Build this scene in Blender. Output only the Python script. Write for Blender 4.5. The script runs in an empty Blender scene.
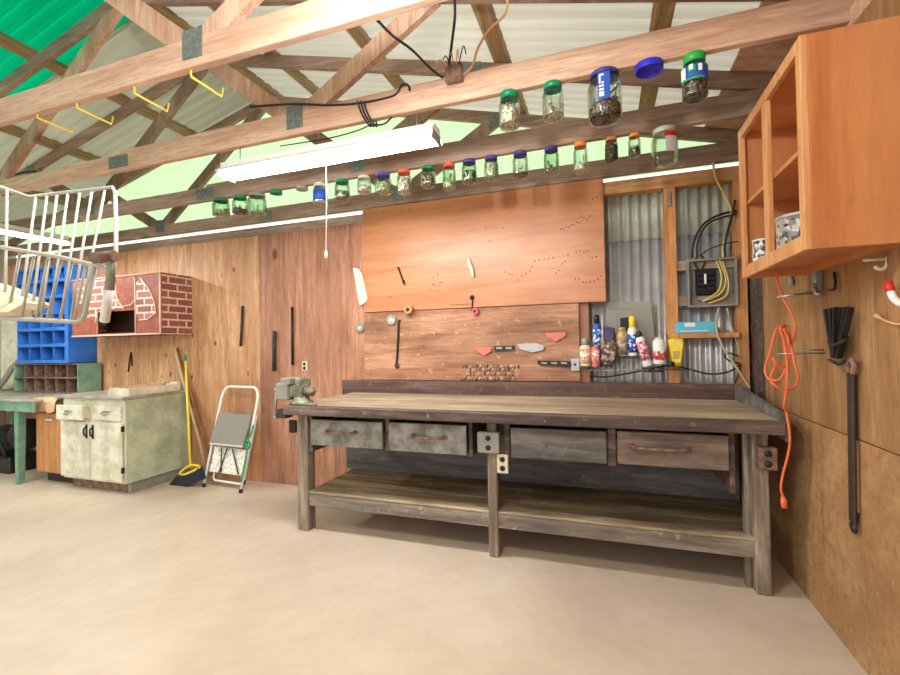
import bpy, bmesh, math, random
from mathutils import Vector, Matrix
R = math.radians
C = bpy.context.scene.collection
sc = bpy.context.scene
random.seed(7)

# ------------------------------------------------------------------ camera, world, light, exposure
YAW, PIT, ROL, FPX, CAM = 0.33377, 0.0161, -0.01799, 450.0, Vector((0, 0, 1.30))
_f = Vector((-math.sin(YAW)*math.cos(PIT), math.cos(YAW)*math.cos(PIT), math.sin(PIT)))
_r = Vector((math.cos(YAW), math.sin(YAW), 0)); _u = _r.cross(_f)
CR = math.cos(ROL)*_r + math.sin(ROL)*_u
CU = -math.sin(ROL)*_r + math.cos(ROL)*_u
cd = bpy.data.cameras.new('camera'); cam = bpy.data.objects.new('camera', cd); C.objects.link(cam)
cd.sensor_width = 36; cd.lens = 18.0; cd.clip_start = 0.02
M = Matrix((CR, CU, -_f)).transposed().to_4x4(); M.translation = CAM
cam.matrix_world = M
sc.camera = cam
w = bpy.data.worlds.new('sky'); sc.world = w; w.use_nodes = True
bg = w.node_tree.nodes['Background']; bg.inputs[0].default_value = (0.965, 0.98, 1.0, 1); bg.inputs[1].default_value = 1.3
TUBE_POWER = 80.0; BULB_POWER = 420.0
sc.view_settings.view_transform = 'Standard'; sc.view_settings.look = 'None'
sc.view_settings.exposure = 0.5; sc.view_settings.gamma = 1; sc.view_settings.use_curve_mapping = False
try:
    sc.cycles.use_denoising = True; sc.cycles.max_bounces = 10; sc.cycles.diffuse_bounces = 6
    sc.cycles.transparent_max_bounces = 16; sc.cycles.sample_clamp_indirect = 6
except Exception: pass

def at(x, y, ax, v):
    "world point seen at photo position (x, y) on the plane axis=v"
    d = _f*FPX + CR*(x-450) - CU*(y-337.5)
    t = (v-CAM[ax])/d[ax]
    return CAM + d*t
def atd(x, y, depth):
    return CAM + (_f*FPX + CR*(x-450) - CU*(y-337.5))*(depth/FPX)

# ------------------------------------------------------------------ materials
def S(r, g, b):
    f = lambda c: (c/255/12.92) if c/255 <= .04045 else ((c/255+.055)/1.055)**2.4
    return (f(r), f(g), f(b), 1)
def new(name):
    m = bpy.data.materials.new(name); m.use_nodes = True
    t = m.node_tree; return m, t.nodes, t.links, t.nodes['Principled BSDF']
def N(n, kind, **kw):
    o = n.new(kind)
    for k, v in kw.items(): setattr(o, k, v)
    return o
def ramp(n, stops):
    r = n.new('ShaderNodeValToRGB'); e = r.color_ramp.elements
    while len(e) < len(stops): e.new(0.5)
    for i, (p, c) in enumerate(stops): e[i].position = p; e[i].color = c
    return r
def mixc(n, l, fac, a, b, mode='MIX'):
    m = n.new('ShaderNodeMix'); m.data_type = 'RGBA'; m.blend_type = mode
    for s, v in ((m.inputs[0], fac), (m.inputs[6], a), (m.inputs[7], b)):
        if hasattr(v, 'is_linked'): l.new(v, s)
        else: s.default_value = v
    return m.outputs[2]
def plain(name, c, rough=.5, metal=0, var=.0, vscale=8, spec=.4, dark=None):
    m, n, l, b = new(name)
    b.inputs['Roughness'].default_value = rough; b.inputs['Metallic'].default_value = metal
    b.inputs['Specular IOR Level'].default_value = spec
    col = S(*c)
    if var or dark:
        tc = N(n, 'ShaderNodeTexCoord'); no = N(n, 'ShaderNodeTexNoise'); no.inputs['Scale'].default_value = vscale
        no.inputs['Detail'].default_value = 7; no.inputs['Roughness'].default_value = .65
        l.new(tc.outputs['Object'], no.inputs['Vector'])
        d = S(*dark) if dark else tuple(x*(1-var) for x in col[:3])+(1,)
        rp = ramp(n, [(.38, d), (.62, col)]); l.new(no.outputs['Fac'], rp.inputs[0]); l.new(rp.outputs[0], b.inputs['Base Color'])
        bu = N(n, 'ShaderNodeBump'); bu.inputs['Strength'].default_value = .12; bu.inputs['Distance'].default_value = .01
        l.new(no.outputs['Fac'], bu.inputs['Height']); l.new(bu.outputs[0], b.inputs['Normal'])
    else: b.inputs['Base Color'].default_value = col
    return m
def wood(name, c0, c1, c2, axis=0, scale=6, stretch=14, rough=.6, stain=None, stain_amt=.5, stain_scale=1.6, knots=0, knotc=(90, 50, 30), bump=.25, spec=.35, chips=None, grain=.75):
    m, n, l, b = new(name)
    b.inputs['Roughness'].default_value = rough; b.inputs['Specular IOR Level'].default_value = spec
    tc = N(n, 'ShaderNodeTexCoord'); mp = N(n, 'ShaderNodeMapping')
    s = [stretch]*3; s[axis] = 1.0
    mp.inputs['Scale'].default_value = s; l.new(tc.outputs['Object'], mp.inputs['Vector'])
    no = N(n, 'ShaderNodeTexNoise'); no.inputs['Scale'].default_value = scale/4; no.inputs['Detail'].default_value = 8
    no.inputs['Roughness'].default_value = .62; no.inputs['Distortion'].default_value = .6
    l.new(mp.outputs[0], no.inputs['Vector'])
    rp = ramp(n, [(.32, S(*c0)), (.5, S(*c1)), (.68, S(*c2))]); l.new(no.outputs['Fac'], rp.inputs[0])
    n3 = N(n, 'ShaderNodeTexNoise'); n3.inputs['Scale'].default_value = scale*1.3; n3.inputs['Detail'].default_value = 10; n3.inputs['Roughness'].default_value = .7
    l.new(mp.outputs[0], n3.inputs['Vector'])
    rg = ramp(n, [(.36, (.62, .58, .55, 1)), (.52, (1, 1, 1, 1)), (.66, (1.14, 1.13, 1.12, 1))]); l.new(n3.outputs['Fac'], rg.inputs[0])
    col = mixc(n, l, grain, rp.outputs[0], rg.outputs[0], 'MULTIPLY')
    if stain:
        n2 = N(n, 'ShaderNodeTexNoise'); n2.inputs['Scale'].default_value = stain_scale; n2.inputs['Detail'].default_value = 5
        mp2 = N(n, 'ShaderNodeMapping'); s2 = [1.6]*3; s2[axis] = .6; mp2.inputs['Scale'].default_value = s2
        l.new(tc.outputs['Object'], mp2.inputs['Vector']); l.new(mp2.outputs[0], n2.inputs['Vector'])
        r2 = ramp(n, [(.42, (0, 0, 0, 1)), (.7, (1, 1, 1, 1))]); l.new(n2.outputs['Fac'], r2.inputs[0])
        mu = N(n, 'ShaderNodeMath', operation='MULTIPLY'); mu.inputs[1].default_value = stain_amt; l.new(r2.outputs[0], mu.inputs[0])
        col = mixc(n, l, mu.outputs[0], col, S(*stain))
    if knots:
        v = N(n, 'ShaderNodeTexVoronoi'); v.inputs['Scale'].default_value = knots
        mp3 = N(n, 'ShaderNodeMapping'); s3 = [1.5]*3; s3[axis] = .9; mp3.inputs['Scale'].default_value = s3
        l.new(tc.outputs['Object'], mp3.inputs['Vector']); l.new(mp3.outputs[0], v.inputs['Vector'])
        r3 = ramp(n, [(.06, (1, 1, 1, 1)), (.16, (0, 0, 0, 1))]); l.new(v.outputs['Distance'], r3.inputs[0])
        col = mixc(n, l, r3.outputs[0], col, S(*knotc))
    if chips:
        v = N(n, 'ShaderNodeTexNoise'); v.inputs['Scale'].default_value = 19; v.inputs['Detail'].default_value = 8; v.inputs['Roughness'].default_value = .65
        l.new(tc.outputs['Object'], v.inputs['Vector'])
        r4 = ramp(n, [(.60, (0, 0, 0, 1)), (.70, (1, 1, 1, 1))]); l.new(v.outputs['Fac'], r4.inputs[0])
        mu = N(n, 'ShaderNodeMath', operation='MULTIPLY'); mu.inputs[1].default_value = .6; l.new(r4.outputs[0], mu.inputs[0])
        col = mixc(n, l, mu.outputs[0], col, S(*chips))
    l.new(col, b.inputs['Base Color'])
    bu = N(n, 'ShaderNodeBump'); bu.inputs['Strength'].default_value = bump; bu.inputs['Distance'].default_value = .004
    l.new(no.outputs['Fac'], bu.inputs['Height']); l.new(bu.outputs[0], b.inputs['Normal'])
    return m
def emit(name, c, s):
    m, n, l, b = new(name); n.remove(b); e = N(n, 'ShaderNodeEmission'); e.inputs[0].default_value = c; e.inputs[1].default_value = s
    l.new(e.outputs[0], n['Material Output'].inputs[0]); return m
def translucent(name, c, mix=.7):
    m, n, l, b = new(name); n.remove(b)
    t = N(n, 'ShaderNodeBsdfTranslucent'); d = N(n, 'ShaderNodeBsdfDiffuse'); x = N(n, 'ShaderNodeMixShader')
    t.inputs[0].default_value = S(*c); d.inputs[0].default_value = S(*c); x.inputs[0].default_value = mix
    l.new(d.outputs[0], x.inputs[1]); l.new(t.outputs[0], x.inputs[2]); l.new(x.outputs[0], n['Material Output'].inputs[0]); return m
def glass(name, c, refl=.6):
    m, n, l, b = new(name); n.remove(b)
    t = N(n, 'ShaderNodeBsdfTransparent'); g = N(n, 'ShaderNodeBsdfGlossy'); x = N(n, 'ShaderNodeMixShader'); lw = N(n, 'ShaderNodeLayerWeight')
    t.inputs[0].default_value = S(*c); g.inputs[0].default_value = (1, 1, 1, 1); g.inputs['Roughness'].default_value = .06
    lw.inputs[0].default_value = .35
    mu = N(n, 'ShaderNodeMath', operation='MULTIPLY'); mu.inputs[1].default_value = refl; l.new(lw.outputs['Fresnel'], mu.inputs[0])
    l.new(mu.outputs[0], x.inputs[0]); l.new(t.outputs[0], x.inputs[1]); l.new(g.outputs[0], x.inputs[2]); l.new(x.outputs[0], n['Material Output'].inputs[0]); return m
def speckle(name, cols, scale=90, rough=.5, metal=0):
    m, n, l, b = new(name)
    tc = N(n, 'ShaderNodeTexCoord'); v = N(n, 'ShaderNodeTexVoronoi'); v.inputs['Scale'].default_value = scale
    l.new(tc.outputs['Object'], v.inputs['Vector'])
    se = N(n, 'ShaderNodeSeparateColor'); l.new(v.outputs['Color'], se.inputs[0])
    rp = ramp(n, [(i/len(cols), S(*c)) for i, c in enumerate(cols)]); rp.color_ramp.interpolation = 'CONSTANT'
    l.new(se.outputs[0], rp.inputs[0]); l.new(rp.outputs[0], b.inputs['Base Color'])
    b.inputs['Roughness'].default_value = rough; b.inputs['Metallic'].default_value = metal
    return m

WD = {}
WD['ply_gold'] = wood('golden pine plywood', (178, 126, 84), (206, 156, 112), (224, 182, 140), 2, 7, 10, .55, (146, 96, 64), .6, 1.3, 5.0, (110, 66, 38))
WD['ply_red'] = wood('red brown plywood', (150, 98, 72), (182, 128, 98), (204, 154, 124), 2, 7, 10, .55, (124, 84, 66), .75, 1.1, 2.3, (110, 64, 42))
WD['panel'] = wood('varnished orange plywood', (166, 98, 54), (184, 116, 68), (198, 134, 86), 0, 4, 8, .36, (206, 152, 110), .5, .7, 0, bump=.08, spec=.5, grain=.3)
WD['lower'] = wood('scuffed pink brown board', (140, 90, 62), (174, 124, 92), (202, 154, 120), 0, 5, 9, .5, (98, 62, 46), .85, 1.8, 0, chips=(226, 176, 138))
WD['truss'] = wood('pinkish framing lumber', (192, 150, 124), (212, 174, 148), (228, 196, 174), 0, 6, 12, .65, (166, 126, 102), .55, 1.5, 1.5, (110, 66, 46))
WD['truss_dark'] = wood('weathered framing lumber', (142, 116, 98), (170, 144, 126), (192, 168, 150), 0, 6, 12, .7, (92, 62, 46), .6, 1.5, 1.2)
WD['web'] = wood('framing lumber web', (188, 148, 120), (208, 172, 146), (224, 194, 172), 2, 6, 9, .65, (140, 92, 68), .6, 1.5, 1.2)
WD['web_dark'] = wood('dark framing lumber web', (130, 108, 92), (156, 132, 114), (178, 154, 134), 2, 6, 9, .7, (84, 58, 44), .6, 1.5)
WD['purlin'] = wood('purlin lumber', (140, 116, 86), (172, 148, 112), (200, 178, 140), 1, 6, 12, .7, (136, 104, 70), .7, 2.0, 2.0)
WD['stud'] = wood('yellow pine stud', (190, 124, 70), (210, 146, 90), (226, 168, 112), 2, 6, 12, .6, (160, 98, 56), .5, 2, 2.0)
WD['plate'] = wood('yellow pine plate', (184, 130, 78), (204, 152, 98), (222, 174, 120), 0, 6, 12, .6, (150, 100, 60), .5, 2, 1.5)
WD['right'] = wood('right wall plywood', (142, 102, 62), (164, 122, 80), (184, 144, 100), 2, 6, 9, .6, (120, 84, 50), .6, 2.2, 1.2, (100, 60, 28))
WD['right_low'] = wood('lower right wall board', (158, 116, 76), (174, 132, 90), (190, 148, 106), 0, 7, 3, .6, (144, 104, 66), .6, 2.0, 0, chips=(194, 154, 114))
WD['bench_top'] = wood('dusty worn bench top', (138, 120, 96), (172, 153, 126), (196, 179, 152), 0, 5, 10, .75, (112, 88, 66), .75, 1.7, 0, chips=(190, 162, 124))
WD['bench_edge'] = wood('dark oiled bench edge', (62, 48, 44), (98, 80, 72), (138, 116, 106), 0, 7, 9, .6, (54, 40, 36), .6, 3, 0, chips=(168, 146, 130))
WD['bench_back'] = wood('dark red brown backboard', (72, 50, 44), (98, 72, 64), (128, 102, 90), 0, 6, 14, .55, (70, 42, 34), .6, 2, 0, chips=(170, 124, 92))
WD['bench_leg'] = wood('grey weathered leg', (98, 86, 76), (146, 130, 114), (190, 172, 152), 2, 7, 8, .75, (84, 66, 52), .7, 2.5, 0)
WD['bench_shelf'] = wood('dusty shelf boards', (108, 88, 66), (146, 122, 92), (178, 152, 118), 0, 5, 9, .8, (70, 54, 40), .9, 1.6, 0)
WD['bench_beam'] = wood('worn shelf beam', (134, 112, 88), (178, 154, 122), (210, 188, 158), 0, 6, 8, .75, (100, 84, 70), .85, 2.4, 0, chips=(196, 180, 156))
WD['shelf_front'] = wood('grey worn shelf beam', (104, 92, 82), (150, 136, 122), (192, 178, 160), 0, 6, 8, .75, (92, 80, 74), .7, 2.4, 0, chips=(206, 196, 178))
WD['bench_grey'] = wood('grey stained board', (86, 82, 80), (116, 110, 106), (146, 138, 132), 0, 6, 8, .7, (70, 62, 56), .6, 2.2, 0, chips=(150, 134, 116))
WD['drawer_wood'] = wood('grey brown drawer wood', (92, 78, 70), (130, 112, 100), (162, 142, 128), 0, 6, 8, .65, (74, 58, 48), .6, 3, 0, chips=(178, 140, 110))
WD['cabinet'] = wood('orange varnished cabinet', (176, 106, 58), (194, 124, 72), (208, 140, 88), 2, 4, 6, .32, (206, 144, 98), .5, 1.8, 0, bump=.05, spec=.5, grain=.3)
WD['cab_edge'] = wood('orange cabinet frame', (186, 122, 70), (206, 146, 92), (222, 170, 118), 2, 5, 12, .35, None, 0, 1, 0, bump=.05, spec=.5, grain=.3)
WD['oak'] = wood('oak drawer unit', (176, 116, 66), (198, 138, 86), (214, 160, 108), 2, 6, 12, .5, (150, 96, 54), .4, 2, 0)
WD['stick'] = wood('bare wooden pole', (190, 160, 124), (214, 186, 150), (228, 204, 172), 2, 8, 10, .6)
WD['stick_brown'] = wood('brown wooden pole', (130, 84, 52), (156, 106, 68), (176, 126, 84), 2, 8, 10, .6)
PL = {}
def pm(k, *a, **kw): PL[k] = plain(k.replace('_', ' '), *a, **kw)
pm('galv', (206, 206, 204), .36, .5, .22, 5)
pm('galv_green', (190, 196, 180), .5, .2, .22, 5)
pm('steel', (176, 174, 170), .35, .8, .2, 20)
pm('alu', (222, 220, 216), .3, .5)
pm('dark_steel', (64, 60, 58), .45, .6, .3, 20)
pm('black', (26, 25, 26), .45)
pm('rubber', (38, 37, 38), .7)
pm('white', (236, 234, 228), .5)
pm('basket_wire', (190, 190, 178), .5)
pm('cream', (232, 220, 190), .5, var=.1)
pm('dirty_white', (232, 226, 206), .5, dark=(196, 186, 160), vscale=7)
pm('pale_green', (196, 204, 172), .55, dark=(158, 164, 138), vscale=4)
pm('sage_green', (132, 168, 146), .5, dark=(100, 138, 118), vscale=6)
pm('blue_paint', (58, 120, 200), .4, dark=(38, 98, 176), vscale=5)
pm('grey_paint', (156, 152, 142), .5, .2, var=.25, vscale=8)
pm('panel_grey', (150, 146, 134), .5, .2, var=.12, vscale=6)
pm('drawer_metal', (158, 154, 146), .5, .2, dark=(106, 100, 90), vscale=8)
pm('vise_green', (150, 146, 124), .5, .3, dark=(96, 94, 80), vscale=18)
pm('rust', (156, 124, 108), .6, .3, dark=(106, 80, 70), vscale=24)
pm('counter', (190, 182, 164), .45, .2, dark=(150, 142, 126), vscale=5)
pm('yellow', (242, 216, 62), .4)
pm('yellow_hook', (238, 212, 92), .4)
pm('navy', (46, 50, 62), .8, var=.4, vscale=40)
pm('cardboard', (222, 188, 146), .8, dark=(188, 146, 104), vscale=6)
pm('paper_tan', (216, 184, 140), .8, var=.2)
pm('orange_cord', (230, 110, 64), .45)
pm('cable_black', (34, 32, 33), .5)
pm('cable_tan', (220, 168, 116), .5)
pm('cable_yellow', (214, 190, 110), .5)
pm('cable_grey', (178, 168, 148), .5)
pm('green_lid', (14, 134, 92), .35)
pm('bright_green_lid', (40, 168, 72), .35)
pm('purple_lid', (84, 70, 150), .35)
pm('blue_lid', (40, 46, 190), .3)
pm('navy_lid', (58, 64, 130), .35)
pm('orange_lid', (226, 142, 66), .4)
pm('red_lid', (226, 104, 72), .4)
pm('white_lid', (214, 214, 200), .4)
pm('grey_lid', (150, 150, 136), .4)
pm('blue_label', (44, 84, 176), .5)
pm('white_label', (232, 232, 226), .5)
pm('red_label', (212, 44, 44), .5)
pm('pink_label', (222, 100, 120), .5, var=.2, vscale=60)
pm('salmon', (214, 118, 100), .5, var=.1)
pm('tan_can', (196, 170, 112), .4, .2, var=.2, vscale=40)
pm('green_strap', (30, 150, 96), .6)
pm('mat_grey', (142, 136, 124), .8, var=.2, vscale=60)
pm('gusset', (136, 142, 138), .5, .5, var=.4, vscale=60)
pm('cyan_box', (96, 186, 206), .5)
pm('purple', (104, 84, 130), .5, dark=(52, 44, 66), vscale=40)
pm('leather', (62, 50, 46), .6, var=.3, vscale=20)
pm('felt', (176, 170, 150), .8)
PL['dots'] = speckle('white step plate with dots', [(226, 220, 206), (236, 230, 218), (232, 226, 214), (196, 186, 170)], 70)
PL['bits'] = speckle('mixed screws and nails', [(90, 80, 70), (190, 180, 166), (140, 124, 110), (226, 220, 208), (120, 92, 72)], 110, .4, .4)
PL['pale_bits'] = speckle('pale wall plugs and screws', [(226, 210, 190), (160, 130, 100), (240, 236, 226), (200, 190, 180)], 110, .5)
PL['dark_bits'] = speckle('dark nails', [(84, 68, 56), (130, 110, 96), (176, 150, 128), (60, 50, 46)], 120, .5, .3)
PL['print'] = speckle('printed paper label', [(70, 70, 74), (210, 206, 196), (228, 226, 220), (150, 148, 142)], 60)
for _k, _c in (('blue', [(44, 84, 176), (60, 100, 190), (230, 230, 230), (36, 60, 140)]), ('red', [(206, 50, 50), (190, 40, 44), (236, 226, 220), (214, 70, 64)]), ('pink', [(214, 92, 112), (232, 150, 160), (240, 232, 230), (170, 70, 100)]), ('tan', [(196, 172, 116), (170, 146, 96), (210, 190, 140), (120, 110, 130)]), ('salmon', [(220, 116, 96), (232, 170, 150), (226, 130, 110), (240, 220, 210)]), ('cream', [(236, 226, 206), (226, 120, 80), (240, 232, 214), (216, 170, 130)])):
    PL[_k+'_print'] = speckle(_k+' printed can', _c, 75)
PL['can_print'] = speckle('patterned snack pouch', [(60, 44, 54), (150, 124, 100), (100, 76, 70), (70, 54, 66), (190, 170, 140)], 60)
GL = glass('clear jar glass', (240, 248, 240), .8)
GLG = glass('greenish jar glass', (222, 240, 222), .8)
BULB = emit('lit bulb', (1, .975, .94, 1), BULB_POWER)  # emission of the added key light
TUBE = emit('lit fluorescent tube', (.97, .985, 1, 1), TUBE_POWER)
GABLE = translucent('milky green translucent sheet', (212, 240, 190), .62)
PL['roof_brightened'] = translucent('brightened translucent roof sheet', (238, 236, 226), .66)  # translucency put into the metal sheet so the right slope looks brighter
PL['roof_grey_brightened'] = translucent('brightened grey roof sheet', (226, 228, 214), .38)  # left slope metal, also made translucent to brighten it
GREEN = translucent('green translucent sheet', (30, 212, 172), .8)

def concrete():
    m, n, l, b = new('smooth tan concrete'); tc = N(n, 'ShaderNodeTexCoord')
    a = N(n, 'ShaderNodeTexNoise'); a.inputs['Scale'].default_value = .9; a.inputs['Detail'].default_value = 9; a.inputs['Roughness'].default_value = .6
    c = N(n, 'ShaderNodeTexNoise'); c.inputs['Scale'].default_value = 14; c.inputs['Detail'].default_value = 8
    l.new(tc.outputs['Object'], a.inputs['Vector']); l.new(tc.outputs['Object'], c.inputs['Vector'])
    r1 = ramp(n, [(.3, S(188, 166, 146)), (.5, S(205, 184, 163)), (.68, S(215, 196, 177))]); l.new(a.outputs['Fac'], r1.inputs[0])
    r2 = ramp(n, [(.3, (.80, .78, .75, 1)), (.6, (1, 1, 1, 1))]); l.new(c.outputs['Fac'], r2.inputs[0])
    l.new(mixc(n, l, .3, r1.outputs[0], r2.outputs[0], 'MULTIPLY'), b.inputs['Base Color'])
    b.inputs['Roughness'].default_value = .55; b.inputs['Specular IOR Level'].default_value = .35
    bu = N(n, 'ShaderNodeBump'); bu.inputs['Strength'].default_value = .1; l.new(c.outputs['Fac'], bu.inputs['Height']); l.new(bu.outputs[0], b.inputs['Normal'])
    return m
CONC = concrete()
def brickmat():
    m, n, l, b = new('printed brick paper'); tc = N(n, 'ShaderNodeTexCoord'); mp = N(n, 'ShaderNodeMapping')
    geo = N(n, 'ShaderNodeSeparateXYZ'); l.new(tc.outputs['Object'], geo.inputs[0])
    ad = N(n, 'ShaderNodeMath', operation='ADD'); l.new(geo.outputs[0], ad.inputs[0]); l.new(geo.outputs[1], ad.inputs[1])
    cb = N(n, 'ShaderNodeCombineXYZ'); l.new(ad.outputs[0], cb.inputs[0]); l.new(geo.outputs[2], cb.inputs[1])
    br = N(n, 'ShaderNodeTexBrick'); br.inputs['Scale'].default_value = 1; br.inputs['Brick Width'].default_value = .20; br.inputs['Row Height'].default_value = .072
    br.inputs['Mortar Size'].default_value = .009; br.inputs['Color1'].default_value = S(140, 78, 66); br.inputs['Color2'].default_value = S(170, 106, 90); br.inputs['Mortar'].default_value = S(230, 202, 186)
    l.new(cb.outputs[0], br.inputs['Vector'])
    no = N(n, 'ShaderNodeTexNoise'); no.inputs['Scale'].default_value = 40; l.new(tc.outputs['Object'], no.inputs['Vector'])
    rp = ramp(n, [(.35, (.55, .5, .5, 1)), (.65, (1.1, 1.1, 1.1, 1))]); l.new(no.outputs['Fac'], rp.inputs[0])
    l.new(mixc(n, l, .6, br.outputs['Color'], rp.outputs[0], 'MULTIPLY'), b.inputs['Base Color']); b.inputs['Roughness'].default_value = .6
    return m
BRICK = brickmat()
pm('brick_plain', (156, 86, 64), .6, dark=(128, 68, 50), vscale=20)
pm('brick_trim', (232, 196, 176), .6)
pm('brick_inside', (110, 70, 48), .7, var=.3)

# ------------------------------------------------------------------ mesh builder
class MB:
    def __init__(s): s.bm = bmesh.new()
    def _new(s, geom_fn, mat=None, bev=0, seg=1):
        before = set(s.bm.verts); geom_fn()
        vs = [v for v in s.bm.verts if v not in before]
        if bev:
            es = list({e for v in vs for e in v.link_edges})
            bmesh.ops.bevel(s.bm, geom=es, offset=bev, segments=seg, affect='EDGES', profile=.6)
            vs = [v for v in s.bm.verts if v not in before]
        if mat is not None: bmesh.ops.transform(s.bm, matrix=mat, verts=vs)
        return s
    def box(s, x0, x1, y0, y1, z0, z1, bev=0, M=None, seg=1):
        m = Matrix.Translation(((x0+x1)/2, (y0+y1)/2, (z0+z1)/2)) @ Matrix.Diagonal((abs(x1-x0), abs(y1-y0), abs(z1-z0), 1))
        before = set(s.bm.verts)
        bmesh.ops.create_cube(s.bm, size=1, matrix=m)
        vs = [v for v in s.bm.verts if v not in before]
        if bev:
            es = list({e for v in vs for e in v.link_edges})
            bmesh.ops.bevel(s.bm, geom=es, offset=bev, segments=seg, affect='EDGES', profile=.6)
            vs = [v for v in s.bm.verts if v not in before]
        if M is not None: bmesh.ops.transform(s.bm, matrix=M, verts=vs)
        return s
    def bar(s, p0, p1, wdt, hgt, up=(0, 0, 1), bev=0):
        "rectangular bar from p0 to p1; wdt across, hgt along up"
        p0, p1 = Vector(p0), Vector(p1); d = p1-p0; L = d.length; x = d.normalized(); u = Vector(up)
        y = u.cross(x).normalized(); z = x.cross(y)
        Mx = Matrix((x, y, z)).transposed().to_4x4(); Mx.translation = (p0+p1)/2
        return s.box(-L/2, L/2, -wdt/2, wdt/2, -hgt/2, hgt/2, bev, Mx)
    def tube(s, pts, r, n=8, closed=False, caps=True):
        pts = [Vector(p) for p in pts]; m = len(pts); rings = []
        rr = r if isinstance(r, (list, tuple)) else [r]*m
        ref = None
        for i, p in enumerate(pts):
            if closed: t = (pts[(i+1) % m]-pts[i-1])
            else: t = pts[min(i+1, m-1)]-pts[max(i-1, 0)]
            t = t.normalized() if t.length > 1e-9 else Vector((0, 0, 1))
            if ref is None: ref = Vector((0, 0, 1)) if abs(t.z) < .9 else Vector((1, 0, 0))
            a = ref - t*ref.dot(t)
            if a.length < 1e-4: a = t.orthogonal()
            a.normalize(); ref = a; b = t.cross(a)
            rings.append([s.bm.verts.new(p + (a*math.cos(2*math.pi*k/n) + b*math.sin(2*math.pi*k/n))*rr[i]) for k in range(n)])
        for i in range(m if closed else m-1):
            A, B = rings[i], rings[(i+1) % m]
            for k in range(n):
                f = s.bm.faces.new((A[k], A[(k+1) % n], B[(k+1) % n], B[k])); f.smooth = True
        if caps and not closed:
            s.bm.faces.new(rings[0][::-1]); s.bm.faces.new(rings[-1])
        return s
    def lathe(s, prof, n=20, M=None):
        rings = []; nv = []
        for (r, z) in prof:
            if r < 1e-6: v = s.bm.verts.new((0, 0, z)); rings.append([v]); nv.append(v)
            else:
                q = [s.bm.verts.new((r*math.cos(2*math.pi*k/n), r*math.sin(2*math.pi*k/n), z)) for k in range(n)]; rings.append(q); nv += q
        for A, B in zip(rings, rings[1:]):
            for k in range(n):
                if len(A) == 1 and len(B) == 1: continue
                if len(A) == 1: q = (A[0], B[(k+1) % n], B[k])
                elif len(B) == 1: q = (A[k], A[(k+1) % n], B[0])
                else: q = (A[k], A[(k+1) % n], B[(k+1) % n], B[k])
                try: f = s.bm.faces.new(q); f.smooth = True
                except ValueError: pass
        if M is not None: bmesh.ops.transform(s.bm, matrix=M, verts=nv)
        return s
    def prism(s, poly, d0, d1, M=None, bev=0):
        "poly in local xy, extruded z from d0 to d1"
        a = [s.bm.verts.new((x, y, d0)) for x, y in poly]; b = [s.bm.verts.new((x, y, d1)) for x, y in poly]; n = len(poly)
        s.bm.faces.new(a[::-1]); s.bm.faces.new(b)
        for k in range(n): s.bm.faces.new((a[k], a[(k+1) % n], b[(k+1) % n], b[k]))
        vs = a+b
        if M is not None: bmesh.ops.transform(s.bm, matrix=M, verts=vs)
        return s
    def quad(s, a, b, c, d):
        s.bm.faces.new([s.bm.verts.new(p) for p in (a, b, c, d)]); return s
    def build(s, name, mat, parent=None, base=None):
        bm = s.bm; bmesh.ops.recalc_face_normals(bm, faces=bm.faces[:])
        if parent is not None:
            o = Vector((0, 0, 0)); p = parent
            while p is not None: o += p.location; p = p.parent
        elif base is not None: o = Vector(base)
        else:
            xs = [v.co for v in bm.verts]
            o = Vector(((min(v.x for v in xs)+max(v.x for v in xs))/2, (min(v.y for v in xs)+max(v.y for v in xs))/2, min(v.z for v in xs)))
        bmesh.ops.translate(bm, vec=-o, verts=bm.verts[:])
        me = bpy.data.meshes.new(name); bm.to_mesh(me); bm.free()
        me.materials.append(mat)
        ob = bpy.data.objects.new(name, me); C.objects.link(ob)
        if parent is not None: ob.parent = parent
        else: ob.location = o
        return ob
def tag(o, label, cat, group=None, kind=None):
    o['label'] = label; o['category'] = cat
    if group: o['group'] = group
    if kind: o['kind'] = kind
    return o
def thing(name, label, cat, loc, group=None, rz=0):
    o = bpy.data.objects.new(name, None); C.objects.link(o); o.location = loc; o.empty_display_size = .05; o.rotation_euler = (0, 0, rz)
    return tag(o, label, cat, group)
def struct(o): o['kind'] = 'structure'; return o
def smooth(pts, k=8, closed=False):
    "Catmull-Rom through pts"
    P = [Vector(p) for p in pts]; m = len(P); out = []
    for i in range(m if closed else m-1):
        if closed: a, b, c, d = P[i-1], P[i], P[(i+1) % m], P[(i+2) % m]
        else: a, b, c, d = P[max(i-1, 0)], P[i], P[i+1], P[min(i+2, m-1)]
        for j in range(k):
            t = j/k
            out.append(.5*((2*b)+(c-a)*t+(2*a-5*b+4*c-d)*t*t+(3*b-a-3*c+d)*t**3))
    if not closed: out.append(P[-1])
    return out
def label_part(o, text): o['label'] = text; return o
XROT = Matrix.Rotation(R(90), 4, 'X')    # local xy -> world xz (extrusion runs towards -Y)
def facing(x, y, z): return Matrix.Translation((x, y, z)) @ XROT   # local x->X, y->Z, z->-Y

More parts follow.
